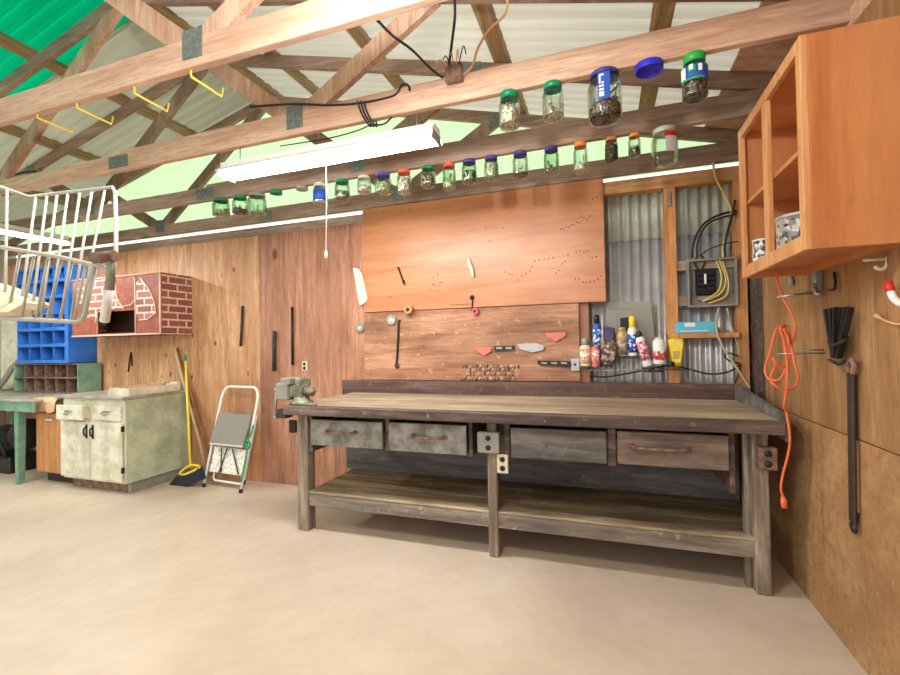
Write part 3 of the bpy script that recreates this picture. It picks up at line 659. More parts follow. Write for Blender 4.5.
can('spray_can', 'white can with broad red band beside the yellow pouch', 653, 666, 337, 364, YS-.03, PL['white_label'], PL['cream'], PL['red_print'], (.18, .52), 0, .08)
def pouch(name, label, px, y, mat, th, cat='pouch', extra=()):
    q = [on(a_, b_, y) for a_, b_ in px]; zb = min(p.z for p in q); xc = sum(p.x for p in q)/len(q)
    t = thing(name, label, cat, (xc, y, zb))
    mb = MB(); n = len(q); cx = xc; cz = sum(p.z for p in q)/n
    F = [mb.bm.verts.new((p.x, y, p.z)) for p in q]; A = [mb.bm.verts.new((cx+(p.x-cx)*.75, y-th, cz+(p.z-cz)*.8)) for p in q]; B = [mb.bm.verts.new((cx+(p.x-cx)*.8, y+th*.4, cz+(p.z-cz)*.85)) for p in q]
    for i in range(n):
        j = (i+1) % n; mb.bm.faces.new((F[i], F[j], A[j], A[i])); mb.bm.faces.new((F[j], F[i], B[i], B[j]))
    mb.bm.faces.new(A); mb.bm.faces.new(B[::-1]); mb.build('bag', mat, t)
    for (nm, pxs, m2) in extra:
        flatpoly(nm, '', '', pxs, m2, y-th-.001, .004, t)
    return t
pouch('patterned_pouch', 'dark patterned pouch lying in front of the purple packet on the rack', [(600, 342), (604, 339), (613, 340), (616.5, 345), (616, 362), (612, 367), (603, 366.5), (600.5, 360)], YS-.035, PL['can_print'], .03)
pouch('purple_packet', 'dark purple packet standing behind the patterned pouch', [(603.5, 326), (615, 328), (614, 366), (604, 366)], YS+.012, PL['purple'], .014)
pouch('yellow_pouch', 'bright yellow pouch with pale window at the right end of the rack', [(668, 340), (672, 338), (683, 339), (684.5, 342), (681, 366), (673, 366.5)], YS-.03, PL['yellow'], .025, extra=[('window', [(673, 351), (680, 351), (679, 359), (673, 359)], PL['tan_can']), ('fold', [(671, 342), (682, 342), (682, 343.2), (671, 343.2)], PL['cream'])])
mb = MB().lathe([(0, 0), (.022, 0), (.024, .008), (.024, .03), (.018, .034), (0, .034)], 16, Matrix.Translation(on(671, 366.5, YS-.085)))
for k, (px, lb) in enumerate(((648, 'dark green round tin under the pink can'), (659, 'dark round tin below the red banded can'))):
    p = on(px, 372, YS-.03); tag(MB().lathe([(0, 0), (.03, 0), (.032, .006), (.032, .026), (.028, .03), (0, .03)], 18, Matrix.Translation(p)).build('round_tin', PL['leather']), lb, 'tin')
p = on(671, 371, YS-.03); tag(mb.build('black_tin', PL['black']), 'small black tin in front of the yellow pouch', 'tin')
# loose breaker panel cover
t = thing('panel_cover', 'loose grey breaker panel cover standing behind the cans', 'panel cover', (.17, YW+.0, 1.165))
flatpoly('plate', '', '', [(606, 302), (651, 301), (656, 352), (656, 356), (607, 358)], PL['panel_grey'], YW+.05, .012, t)
flatpoly('door', '', '', [(606, 311), (617, 311), (617.5, 336), (606, 336)], PL['grey_paint'], YW+.043, .008, t)
flatpoly('opening', '', '', [(620, 318), (629, 317), (629, 334), (620.5, 335)], PL['black'], YW+.0485, .002, t)
flatpoly('rim', '', '', [(609, 309), (637, 308), (637, 309.4), (609, 310.4)], PL['mat_grey'], YW+.0485, .002, t)

# open breaker box
t = thing('breaker_box', 'open grey breaker box on the corrugated metal, its black breakers and wires bare', 'breaker box', (.70, YW+.03, 1.53))
x0, x1, z0, z1, yb_, yf = .548, .852, 1.532, 1.865, YW+.06, YW-.03
mb = MB().box(x0, x1, yb_-.004, yb_, z0, z1)
for (a, b, c, d) in ((x0, x0+.012, z0, z1), (x1-.012, x1, z0, z1), (x0+.012, x1-.012, z0, z0+.012), (x0+.012, x1-.012, z1-.012, z1)): mb.box(a, b, yf, yb_-.004, c, d)
mb.build('case', PL['grey_paint'], t)
MB().box(x0+.06, x0+.18, YW, YW+.05, 1.62, 1.80, .004).build('breaker_block', PL['black'], t)
for k in range(4):
    for s in (0, 1): MB().box(x0+.068+s*.055, x0+.115+s*.055, YW-.02, YW+.001, 1.64+k*.037, 1.67+k*.037, .003).build('breaker', PL['black'], t)
mb = MB().box(x0+.105, x0+.118, YW-.03, YW-.02, 1.69, 1.76, .002); mb.build('breaker_switch', PL['white_label'], t)
MB().box(x0+.07, x0+.165, YW, YW+.045, 1.575, 1.61, .003).build('neutral_bar', PL['steel'], t)
def cable(name, label, pts, r, mat, parent=None, k=8, cat='cable'):
    mb = MB().tube(smooth(pts, k), r, 7); o = mb.build(name, mat, parent)
    return o if parent else tag(o, label, cat)
for i, pts in enumerate(([(.73, YW, 1.86), (.76, YW-.01, 1.75), (.74, YW-.012, 1.64), (.66, YW-.014, 1.585)], [(.75, YW, 1.86), (.785, YW-.015, 1.72), (.75, YW-.016, 1.62), (.64, YW-.016, 1.57)], [(.77, YW, 1.85), (.80, YW-.015, 1.70), (.78, YW-.02, 1.6), (.68, YW-.02, 1.555)])):
    cable('wire', '', pts, .006, PL['cable_yellow'], t)
cable('wire', '', [(.62, YW, 1.9), (.60, YW-.01, 1.84), (.62, YW-.01, 1.80)], .007, PL['cable_black'], t)
cable('wire', '', [(.64, YW, 1.9), (.66, YW-.01, 1.85), (.645, YW-.01, 1.80)], .007, PL['cable_black'], t)
yc = YW-.02
cable('electric_cable', 'yellow cable dropping from the top plate behind the orange cabinet', [on(713, 163, yc), on(716, 178, yc), on(724, 194, yc), on(730, 207, yc), on(731, 222, yc), on(727, 236, yc), on(723, 246, yc), on(723, 257, yc)], .008, PL['cable_yellow'])
cable('electric_cable', 'outer black cable arching into the top of the breaker box', [on(737, 211, yc), on(722, 214, yc), on(706, 222, yc), on(697, 234, yc), on(693, 246, yc), on(692, 258, yc)], .008, PL['cable_black'])
cable('electric_cable', 'inner black cable arching into the top of the breaker box', [on(737, 214, yc-.02), on(724, 217, yc-.02), on(709, 223, yc-.02), on(701, 234, yc-.02), on(697, 246, yc-.02), on(697, 258, yc-.02)], .007, PL['cable_black'])
cable('electric_cable', 'thin black wire rising gently right above the breaker box', [on(700, 255, yc-.04), on(712, 248, yc-.04), on(726, 243.5, yc-.04), on(738, 241.5, yc-.04)], .004, PL['cable_black'])
cable('electric_cable', 'black cable hanging straight beside the cabinet edge', [on(735, 200, yc-.03), on(732, 215, yc-.03), on(728, 230, yc-.03), on(725, 245, yc-.03), on(725, 257, yc-.03)], .008, PL['cable_black'])
cable('electric_cable', 'pale cable from the breaker box to the bench backboard, left one', [on(719, 308, yc-.01), on(716, 326, yc-.05), on(722, 345, yc-.05), on(733, 362, yc-.05), on(742, 376, yc-.05), on(750, 388, yc-.06)], .008, PL['cable_grey'])
cable('electric_cable', 'pale cable below the breaker box, behind the wooden ledge', [on(727, 308, yc+.02), on(731, 325, yc+.03), on(738, 345, yc+.03), on(739, 358, yc+.02)], .008, PL['cable_grey'])
cable('electric_cable', 'black cord sagging across the corrugated metal under the cans', [on(589, 376, yc), on(605, 377, yc), on(625, 374, yc), on(645, 370, yc), on(662, 366.5, yc), on(676, 366, yc), on(692, 370, yc), on(710, 374, yc), on(728, 372, yc), on(740, 365, yc)], .006, PL['cable_black'])
cable('electric_cable', 'loop of black cord by the corner stud above the bench', [on(738, 356, yc), on(728, 353, yc), on(725, 357, yc), on(732, 362, yc), on(740, 364, yc), on(739, 373, yc), on(735, 383, yc)], .006, PL['cable_black'])
t = tag(MB().box(.466, .708, YW-.045, YW+.04, 1.35, 1.43, .008, seg=2).build('cyan_box', PL['cyan_box']), 'light blue cardboard box on the wooden ledge under the breaker box', 'box')
MB().box(.52, .585, YW-.0465, YW-.0445, 1.395, 1.422).build('label', PL['white_label'], t)
MB().box(.49, .66, YW-.0465, YW-.0445, 1.362, 1.368).build('stripe', PL['white_label'], t)
p = on(669, 195, YW-.0); t = tag(MB().box(.437, .462, YW-.012, YW+.006, 2.26, 2.37, .003).build('steel_hasp', PL['steel']), 'small steel hasp on the stud beside the corrugated metal', 'hasp')

# ------------------------------------------------------------------ orange wall cabinet
t = thing('wall_cabinet', 'orange varnished wall cabinet with two open doorways, high on the right wall', 'wall cabinet', (.78, 2.19, 1.60))
cx0, cx1, cy0, cy1, cz0, cz1 = .639, .923, 1.815, 2.565, 1.598, 2.325
MB().box(cx0+.02, cx1, cy0, cy0+.018, cz0, cz1, .002).build('side_panel', WD['cabinet'], t)
MB().box(cx0+.02, cx1, cy1-.018, cy1, cz0, cz1, .002).build('side_panel', WD['cabinet'], t)
MB().box(cx1-.008, cx1, cy0+.018, cy1-.018, cz0+.03, cz1, 0).build('back_panel', WD['cabinet'], t)
MB().box(cx0+.02, cx1-.008, cy0+.018, cy1-.018, cz0+.035, cz0+.053).build('bottom_panel', WD['cabinet'], t)
MB().box(cx0+.02, cx1-.008, cy0+.018, cy1-.018, cz1-.02, cz1).build('top_panel', WD['cabinet'], t)
MB().box(cx0+.024, cx1-.008, cy0+.018, cy1-.018, 1.955, 1.973).build('shelf', WD['cabinet'], t)
MB().box(cx1-.03, cx1, cy0+.018, cy1-.018, cz0, cz0+.035).build('hanging_rail', WD['cabinet'], t)
mb = MB()
for (y0, y1, z0, z1) in ((cy0, cy0+.04, cz0, cz1), (cy1-.04, cy1, cz0, cz1), (cy0+.04, cy1-.04, cz0, cz0+.055), (cy0+.04, cy1-.04, cz1-.045, cz1), (2.165, 2.215, cz0+.055, cz1-.045)):
    mb.box(cx0, cx0+.02, y0, y1, z0, z1, .0015)
label_part(mb.build('face_frame', WD['cab_edge'], t), 'lighter orange face frame round two open doorways')
MB().lathe([(0, .012), (.012, .01), (.014, 0)], 12, Matrix.Translation((.75, cy1-.019, 2.24)) @ Matrix.Rotation(R(90), 4, 'X')).build('screw', PL['black'], t)
def mug(name, label, x, y, z, r, h, mat):
    t = thing(name, label, 'jar', (x, y, z))
    MB().lathe([(0, 0), (r*.92, 0), (r, .01), (r, h), (r*.93, h), (r*.93, .012), (0, .012)], 22, Matrix.Translation((x, y, z))).build('tub', mat, t)
    MB().lathe([(r*1.005, h*.93), (r*1.05, h*.93), (r*1.05, h), (r*.97, h)], 22, Matrix.Translation((x, y, z))).build('rim', PL['white_lid'], t)
    return t
zz = cz0+.053
mug('paper_tub', 'smaller printed tub in the far doorway of the orange cabinet', .71, 2.475, zz, .045, .115, PL['print'])
mug('glass_tub', 'larger pale printed tub in the near doorway of the orange cabinet', .79, 2.27, zz, .09, .165, PL['print'])

# ------------------------------------------------------------------ things on the right wall
def wall_at(px, py, off=0): return at(px, py, 0, XWR-off)
# cord holder rods
p = wall_at(822, 292); t = thing('rod_hanger', 'steel wall hanger with long rod, above the orange cord', 'hanger', (XWR, p.y, p.z-.03))
MB().tube([(XWR-.012, p.y, p.z), (at(777, 297, 1, p.y).x, p.y, at(777, 297, 1, p.y).z)], .006, 8).build('rod', PL['steel'], t)
mb = MB().box(XWR-.035, XWR, p.y-.02, p.y+.02, p.z+.005, p.z+.10, .005).tube(smooth([(XWR-.03, p.y-.01, p.z+.04), (XWR-.035, p.y-.03, p.z-.005), (XWR-.02, p.y-.035, p.z-.012)], 4), .009, 8)
mb.build('bracket', PL['steel'], t)
p = wall_at(825, 353); q = at(777, 354, 1, p.y)
t = thing('double_rod_hanger', 'pair of thin rods holding the coiled orange cord', 'hanger', (XWR, p.y, p.z))
for dz, dx in ((0, 0), (.014, .10)): MB().tube([(XWR, p.y+dx*.2, p.z+dz), (q.x+dx, p.y+dx*.2, q.z+dz)], .0035, 6).build('rod', PL['steel'], t)
YCD = p.y
pts = [(776, 272), (778, 285), (784, 300), (791, 312), (795, 325), (794, 338), (790, 345), (787, 335), (783, 326), (778, 327), (774, 336), (770, 352), (765, 368), (768, 378), (778, 380), (785, 371), (787, 356), (784, 340), (780, 328), (787, 326), (790, 338), (794, 360), (798, 378), (794, 387), (786, 390), (776, 386), (770, 379), (775, 366), (773, 358), (777, 364), (785, 366), (791, 350), (786, 334), (782, 330), (784, 345), (787, 362), (787, 380), (786, 394), (784, 405)]
P3 = []
for i, (x, y) in enumerate(pts): P3.append(at(x, y, 1, YCD-.012+.02*math.sin(i*1.7)) if i > 4 else at(x, y, 1, YCD+.03))
P3 += [at(786, 412, 1, 2.50), at(788.5, 425, 1, 2.49), at(790, 440, 1, 2.49), at(788, 455, 1, 2.50), at(783, 474, 1, 2.50), at(781, 488, 1, 2.50), at(783, 497, 1, 2.50)]
t = thing('extension_cord', 'coiled orange extension cord hanging from the rods beside the cabinet', 'extension cord', P3[0])
MB().tube(smooth(P3, 7), .0055, 8).build('cord', PL['orange_cord'], t)
MB().tube([P3[-1], P3[-1]+Vector((.002, 0, -.02)), P3[-1]+Vector((.004, 0, -.05))], [.009, .014, .012], 10).build('plug', PL['orange_cord'], t)
# bundle of black tools
t = thing('bundle_of_straps', 'fan of black zip tie straps tied together on the right wall', 'straps', wall_at(838, 362))
for i, (xt, yt, wd) in enumerate(((826, 309, 2), (831, 308, 2.4), (836, 307, 2.2), (842, 307.5, 2.6), (847, 307, 3), (851, 307.5, 2.2))):
    p = wall_at(xt, yt, .03+.008*(i % 3)); q = wall_at(834+i*.9, 358, .02+.006*(i % 3))
    MB().bar(p, q, .012, .022, (1, 0, 0), .002).build('strap', PL['black'], t)
MB().tube(smooth([wall_at(829, 342, .01), wall_at(834, 345, .055), wall_at(843, 341, .05), wall_at(846, 337, .01)], 5), .008, 8).build('tie', PL['rubber'], t)
mb = MB().tube([wall_at(830, 360, .01), wall_at(838, 364, .045), wall_at(847, 361, .02)], .007, 8); mb.build('hook', PL['dark_steel'], t)
# long bar
t = thing('leather_strop', 'long black strap with a ring at its foot, hanging on the right wall', 'strap', wall_at(854, 530))
MB().bar(wall_at(851, 372, .018), wall_at(853, 522, .018), .045, .012, (1, 0, 0), .004).build('strap', PL['leather'], t)
MB().bar(wall_at(855.5, 440, .01), wall_at(857, 512, .01), .012, .014, (1, 0, 0)).build('back_strip', WD['stick_brown'], t)
MB().tube(smooth([wall_at(849, 372, .02), wall_at(848, 365, .025), wall_at(851, 360, .03), wall_at(854, 365, .025), wall_at(853, 373, .02)], 5), .010, 8).build('clasp', PL['rust'], t)
cpt = wall_at(853.5, 527, .015); MB().tube([cpt+Vector((0, .02*math.cos(a_*R(30)), .02*math.sin(a_*R(30)))) for a_ in range(12)], .006, 8, closed=True).build('ring', PL['dark_steel'], t)
# hooks under the cabinet
p = wall_at(886, 262); t = thing('brass_hook', 'pale metal arm and curled hook under the orange cabinet', 'hook', p)
MB().tube([wall_at(885, 259.5, .002), at(863, 260.5, 1, p.y)], .004, 8).build('arm', PL['cream'], t)
a0 = at(887, 257, 1, p.y); MB().tube(smooth([at(887, 257, 1, p.y), at(887, 264, 1, p.y), at(883, 269, 1, p.y), at(877, 268.5, 1, p.y), at(875, 266, 1, p.y)], 5), .006, 8).build('curl', PL['cream'], t)
mb = MB().tube(smooth([wall_at(834, 273, .005), wall_at(835.5, 282, .02), wall_at(834, 289, .02), wall_at(829, 290, .02)], 4), .005, 8)
tag(mb.build('wire_hook', PL['black']), 'small black wire hook on the wall right of the rod hanger', 'hook')
mb = MB().tube(smooth([wall_at(790, 276, .01), wall_at(791, 281, .015), wall_at(791, 286, .015)], 4), [.012]*8+[.008], 8)
tag(mb.build('wall_peg', PL['grey_lid']), 'small pale peg on the right wall beside the orange cord', 'peg')
t = thing('pipe_handle', 'white curved tube with a red end on the right wall', 'tube', wall_at(890, 290))
MB().tube(smooth([wall_at(890.5, 291, .03), wall_at(893, 297, .03), wall_at(898, 302, .035), wall_at(908, 306, .04)], 5), .011, 10).build('tube', PL['white'], t)
label_part(MB().tube([wall_at(888, 282, .03), wall_at(890.7, 292, .03)], .0125, 10).build('end_cap', PL['red_label'], t), 'red end')
mb = MB().tube(smooth([wall_at(876, 315.5, .012), wall_at(884, 320, .014), wall_at(893, 323.5, .014), wall_at(905, 324.5, .014)], 5), [.008]*3+[.004]*13, 8)
tag(mb.build('wire_pin', PL['cable_tan']), 'thin pale wire with flattened end below the white tube', 'wire')

# ------------------------------------------------------------------ left corner: table, cabinets, bins
CY = 2.87; X1 = at(126, 440, 1, CY).x; X0 = at(62.5, 440, 1, CY).x
t = thing('base_cabinet', 'chipped white base cabinet with pale green side and two drawers, left corner', 'base cabinet', ((X0+X1)/2, 3.27, 0))
label_part(MB().box(X1-.02, X1, 2.87, 3.535, .10, .855, .002).build('side_panel', PL['pale_green'], t), 'pale green side panel')
MB().box(X1-.045, X1-.02, 2.92, 3.53, 0, .11).build('plinth_side', PL['grey_paint'], t)
MB().box(X0, X0+.02, 2.88, 3.535, .10, .855).build('side_panel', PL['dirty_white'], t)
MB().box(X0+.02, X1-.02, 2.875, 2.89, .10, .855).build('front_frame', PL['dirty_white'], t)
MB().box(X0+.02, X1-.02, 3.5, 3.53, .10, .855).build('back_panel', PL['dirty_white'], t)
MB().box(X0+.05, X1-.045, 2.93, 2.945, 0, .10).build('plinth', PL['rust'], t)
xm = (X0+X1)/2-.03
for (a, b, dy, l) in ((X0+.035, xm-.005, .06, 'left drawer, pulled slightly open'), (xm+.06, X1-.05, .0, 'right drawer, pushed shut')):
    d = label_part(MB().box(a, b, 2.855-dy, 2.875-dy, .665, .80, .004).box(a+.02, b-.02, 2.875-dy, 2.876, .68, .78).build('drawer', PL['dirty_white'], t), l)
    c = (a+b)/2; yy = 2.855-dy
    MB().tube(smooth([(c-.045, yy, .745), (c-.045, yy-.02, .735), (c-.02, yy-.025, .72), (c+.02, yy-.025, .72), (c+.045, yy-.02, .735), (c+.045, yy, .745)], 4), .007, 6).box(c-.055, c+.055, yy-.003, yy, .738, .752, .001).build('handle', PL['steel'], d)
for (a, b, hx, l) in ((X0+.0, xm+.005, xm-.03, 'left door'), (xm+.015, X1-.03, xm+.055, 'right door')):
    d = label_part(MB().box(a, b, 2.852, 2.872, .12, .645, .004).build('door', PL['dirty_white'], t), l)
    MB().tube(smooth([(hx, 2.852, .60), (hx-.004, 2.83, .58), (hx, 2.83, .53), (hx, 2.852, .51)], 4), .008, 6).box(hx-.014, hx+.014, 2.848, 2.852, .49, .62, .002).build('handle', PL['dark_steel'], d)
for z in (.20, .57): MB().box(X1-.034, X1-.022, 2.846, 2.876, z, z+.05, .002).build('hinge', PL['dark_steel'], t)
tag(MB().box(X0-.06, X1+.005, 2.835, 3.54, .857, .885, .005).build('countertop', PL['counter']), 'grey metal edged countertop on the chipped white base cabinet', 'countertop')
t = thing('tray', 'shallow pale tray at the right end of the grey countertop', 'tray', (X1-.14, 3.22, .886))
mb = MB().box(X1-.27, X1-.005, 2.90, 3.42, .886, .893)
for (a, b, c, d) in ((X1-.27, X1-.255, 2.90, 3.42), (X1-.02, X1-.005, 2.90, 3.42), (X1-.255, X1-.02, 2.90, 2.915), (X1-.255, X1-.02, 3.405, 3.42)): mb.box(a, b, c, d, .893, .955, .002)
mb.build('box', PL['dirty_white'], t)
mb = MB(); q = []
for i in range(8):
    for j in range(5): q.append(mb.bm.verts.new((X1-.24+i*.028, 2.97+j*.085, .935+.035*math.sin(i*1.3+j)+.05*(i/8)*(j/4))))
for i in range(7):
    for j in range(4): mb.bm.faces.new((q[i*5+j], q[i*5+5+j], q[i*5+6+j], q[i*5+j+1]))
o = tag(mb.build('paper_bag', PL['paper_tan']), 'crumpled tan paper lying in the pale tray', 'paper'); so = o.modifiers.new('thick', 'SOLIDIFY'); so.thickness = .006
tag(MB().box(X1-.20, X1-.09, 3.46, 3.535, .886, .965, .004).build('white_block', PL['white']), 'small white block behind the tray on the grey countertop', 'block')
# oak unit with cardboard
xa = at(36, 440, 1, 2.91).x; xb = X0-.034
t = thing('oak_drawer_unit', 'narrow oak front with one cup pull, between green table and white cabinet', 'drawer unit', ((xa+xb)/2, 3.2, 0))
MB().box(xa, xb, 2.93, 3.5, .10, .70, .003).build('carcass', WD['oak'], t)
d = MB().box(xa+.004, xb-.004, 2.91, 2.928, .115, .695, .003).build('door', WD['oak'], t)
c = (xa+xb)/2; MB().box(c-.05, c+.05, 2.89, 2.91, .62, .645, .006).build('handle', PL['alu'], d)
MB().box(xa+.03, xb, 2.99, 3.45, 0, .10).build('plinth', PL['leather'], t)
mb = MB()
q = [(-.02, .0), (.05, .012), (.13, -.008), (.20, .006), (.27, -.012), (.335, .004)]
rows = []
for k, (yy, zz_) in enumerate(((3.40, .842), (3.15, .845), (2.905, .842), (2.882, .81), (2.876, .76), (2.872, .715))):
    rows.append([mb.bm.verts.new((xa+x, yy+dy*(1 if k > 2 else 0), zz_+(dy if k == 5 else 0))) for x, dy in q])
for A, B in zip(rows, rows[1:]):
    for i in range(5): mb.bm.faces.new((A[i], A[i+1], B[i+1], B[i]))
o = tag(mb.build('cardboard_sheet', PL['cardboard']), 'torn tan cardboard sheet folded over the oak unit front', 'cardboard'); so = o.modifiers.new('thick', 'SOLIDIFY'); so.thickness = .006
# green table
TX1 = at(35, 405, 1, 2.79).x
t = thing('work_table', 'sage green metal work table in the far left corner', 'table', (-6.2, 3.15, 0))
MB().box(-7.0, xa-.03, 2.77, 3.53, .815, .838, .005).box(xa-.03, TX1, 2.77, 2.86, .815, .838, .005).build('tabletop', PL['counter'], t)
for (x0, x1, y0, y1) in ((-7.0, TX1, 2.77, 2.79),): MB().box(x0, TX1, y0+.01, y1+.01, .72, .815, .004).build('apron', PL['sage_green'], t)
MB().box(-7.0, xa-.03, 3.5, 3.52, .72, .815, .004).build('apron', PL['sage_green'], t)
xl = at(19.5, 440, 1, 2.82).x
for (x, y) in ((xl, 2.825), (-6.85, 2.825), (xa-.12, 3.46), (-6.85, 3.46)):
    mb = MB(); W1, W0 = .036, .022
    A = [mb.bm.verts.new((x+sx*W1, y+sy*.032, .73)) for sx, sy in ((-1, -1), (1, -1), (1, 1), (-1, 1))]; B = [mb.bm.verts.new((x+sx*W0, y+sy*.026, 0)) for sx, sy in ((-1, -1), (1, -1), (1, 1), (-1, 1))]
    for i in range(4): mb.bm.faces.new((A[i], A[(i+1) % 4], B[(i+1) % 4], B[i]))
    mb.bm.faces.new(A); mb.bm.faces.new(B[::-1]); mb.build('leg', PL['sage_green'], t)
t = thing('motor', 'dark machine motor on the floor under the green table', 'motor', (-6.3, 3.15, 0))
MB().box(-6.55, -6.05, 3.0, 3.35, 0, .18, .02).build('base', PL['dark_steel'], t)
MB().lathe([(0, 0), (.13, 0), (.15, .03), (.15, .32), (.12, .36), (0, .36)], 20, Matrix.Translation((-6.48, 3.17, .34)) @ Matrix.Rotation(R(90), 4, 'Y')).build('housing', PL['black'], t)
MB().lathe([(0, 0), (.17, 0), (.17, .04), (0, .04)], 20, Matrix.Translation((-6.07, 3.17, .40)) @ Matrix.Rotation(R(90), 4, 'Y')).build('pulley', PL['leather'], t)
MB().tube(smooth([(-6.4, 3.05, .18), (-6.5, 2.98, .3), (-6.35, 2.96, .42), (-6.15, 2.97, .36), (-6.1, 3.0, .2)], 6), .018, 8).build('hose', PL['rubber'], t)

def bin_unit(name, label, x0, x1, y0, y1, z0, z1, rows, cols, m, edge, side, lip):
    t = thing(name, label, 'storage bins', ((x0+x1)/2, (y0+y1)/2, z0))
    th = .012
    MB().box(x1-th, x1, y0, y1, z0, z1, .002).build('side_panel', side, t); MB().box(x0, x0+th, y0, y1, z0, z1, .002).build('side_panel', side, t)
    MB().box(x0+th, x1-th, y1-.008, y1, z0, z1).build('back_panel', m, t)
    dz = (z1-z0)/rows
    for k in range(rows+1):
        z = min(z0+k*dz, z1-th); MB().box(x0+th, x1-th, y0, y1-.008, z, z+th).build('shelf', m, t)
    fx = .06 if cols == 4 else .0; dx = (x1-fx-x0)/cols
    for j in range(1, cols+(1 if fx else 0)): MB().box(x0+j*dx-.006, x0+j*dx+.006, y0+.004, y1-.008, z0+.002, z1-.002).build('divider', m, t)
    if lip:
        for k in range(rows): MB().box(x0+th, x1-th, y0-.004, y0+.004, z0+k*dz, z0+k*dz+lip).build('bin_lip', edge, t)
        MB().box(x1-fx, x1, y0-.006, y0+.004, z0, z1-.03).box(x0, x1, y0-.006, y0+.004, z1-.03, z1).build('front_strip', edge, t)
    return t
bx0 = at(17, 350, 1, 3.26).x; bx1 = at(69, 350, 1, 3.26).x; bz0 = at(68, 363, 1, 3.26).z
bin_unit('bolt_bin_cabinet', 'bright blue steel bolt bin cabinet above the brown bins', bx0, bx1, 3.26, 3.545, bz0, at(68, 264, 1, 3.26).z, 6, 4, PL['blue_paint'], PL['blue_paint'], PL['blue_paint'], .035)
gx1 = at(86, 378, 1, 3.36).x
bin_unit('parts_bin', 'low brown parts bins with green side under the blue bin cabinet', bx0-.1, gx1, 3.28, 3.52, .840, bz0-.008, 2, 6, PL['rust'], PL['rust'], PL['sage_green'], .0)
tag(MB().box(-7.12, bx0-.13, 3.45, 3.49, .84, 1.80, .03, seg=3).build('plastic_board', PL['dirty_white']), 'plain white board standing on the green table left of the bins', 'board')
tag(MB().tube(smooth([(-7.0, 3.35, .875), (-6.85, 3.3, .885), (-6.72, 3.3, .98), (-6.62, 3.32, 1.12), (-6.60, 3.38, 1.2)], 6), .03, 10).build('grey_hose', PL['mat_grey']), 'thick grey hose bent up against the white board on the green table', 'hose')

# brick patterned fireplace shelf
YF = 3.20
fx = lambda px: at(px, 320, 1, YF).x
fz = lambda py, px=118: at(px, py, 1, YF).z
x0, x1 = fx(72.5), fx(160.8); z0, z1 = fz(335.5), fz(276)
t = thing('brick_wall_box', 'wall box papered with red brick pattern, a play fireplace with low opening', 'wall shelf', ((x0+x1)/2, 3.32, z0))
MB().box(x1-.012, x1, YF+.012, YW-.001, z0, z1).build('side_panel', BRICK, t)
MB().box(x0, x0+.012, YF+.012, YW-.001, z0, z1).build('side_panel', BRICK, t)
MB().box(x0+.012, x1-.012, YF+.012, YW-.001, z1-.012, z1).build('top_panel', PL['brick_plain'], t)
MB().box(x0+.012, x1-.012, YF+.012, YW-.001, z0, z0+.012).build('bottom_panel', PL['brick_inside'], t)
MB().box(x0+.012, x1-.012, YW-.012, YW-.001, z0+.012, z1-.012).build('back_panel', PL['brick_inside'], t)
oa, ob_, oz0, oz1 = fx(98), fx(135), fz(333), fz(311)
mb = MB().box(x0, oa, YF, YF+.012, z0, z1).box(ob_, x1, YF, YF+.012, z0, z1).box(oa, ob_, YF, YF+.012, oz1, z1).box(oa, ob_, YF, YF+.012, z0, oz0)
fp = mb.build('front_panel', PL['brick_plain'], t)
def fpoly(name, px, mat, y=YF-.003, th=.003):
    mb = MB(); mb.prism([(fx(a), -fz(b)) for a, b in px], 0, th, Matrix.Translation((0, y, 0)) @ Matrix(((1, 0, 0, 0), (0, 0, 1, 0), (0, -1, 0, 0), (0, 0, 0, 1))))
    return mb.build(name, mat, fp)
fpoly('brick_print', [(74, 279), (116, 278), (116, 290), (120, 302), (124, 309), (98, 310), (98, 320), (88, 316), (84, 304), (76, 298)], BRICK)
fpoly('brick_print', [(136.5, 284), (142, 281), (150, 291), (155, 303), (156, 315), (148, 321), (140, 321), (136.5, 316)], BRICK)
mb = MB()
def trimline(pts, r=.006):
    mb.tube([(fx(a), YF-.006, fz(b)) for a, b in pts], r, 6)
trimline([(72.5, 335), (160.8, 335)], .009); trimline([(160.8, 335), (160.8, 276.5)], .009); trimline([(72.5, 276.5), (160.8, 276.5)], .007); trimline([(136, 334), (136, 279)])
trimline([(98, 334), (98, 311), (115, 309)]); trimline([(115, 290), (119, 302), (123, 307), (131, 306), (136, 301)]); trimline([(141, 280), (149, 290), (155, 304), (156.5, 315), (148, 321), (140, 321)]); trimline([(88, 316), (91, 313), (97, 315), (96, 322)])
mb.build('edge_trim', PL['brick_trim'], t)

# ------------------------------------------------------------------ broom, poles, step stool
def leaning(name, label, cat, foot, top, r, mat):
    return tag(MB().tube([foot, top], r, 10).build(name, mat), label, cat)
ft = at(205, 473, 2, 0.0); ft.z = .0
leaning('wooden_pole', 'pale bare wooden pole leaning between the cabinet and the broom', 'pole', at(208, 474, 1, 3.475), at(174, 347, 1, 3.475), .012, WD['stick'])
leaning('wooden_pole', 'brown wooden pole leaning on the plywood behind the yellow broom', 'pole', at(213, 471, 1, 3.505), at(177.5, 348, 1, 3.515), .012, WD['stick_brown'])
yb = 3.25
t = thing('push_broom', 'broom with yellow handle and dark navy bristles beside the step stool', 'broom', at(187, 485, 1, yb))
hb_ = at(190.5, 468, 1, yb); ht = at(185.5, 358, 1, 3.45)
MB().tube([hb_, ht], .011, 10).build('handle', PL['yellow'], t)
MB().tube([ht-(ht-hb_).normalized()*.03, ht+(ht-hb_).normalized()*.035], .013, 10).build('grip', PL['green_strap'], t)
a1, a2, a3 = at(180, 473, 1, yb), at(190, 465.5, 1, yb), at(199.5, 466.5, 1, yb)
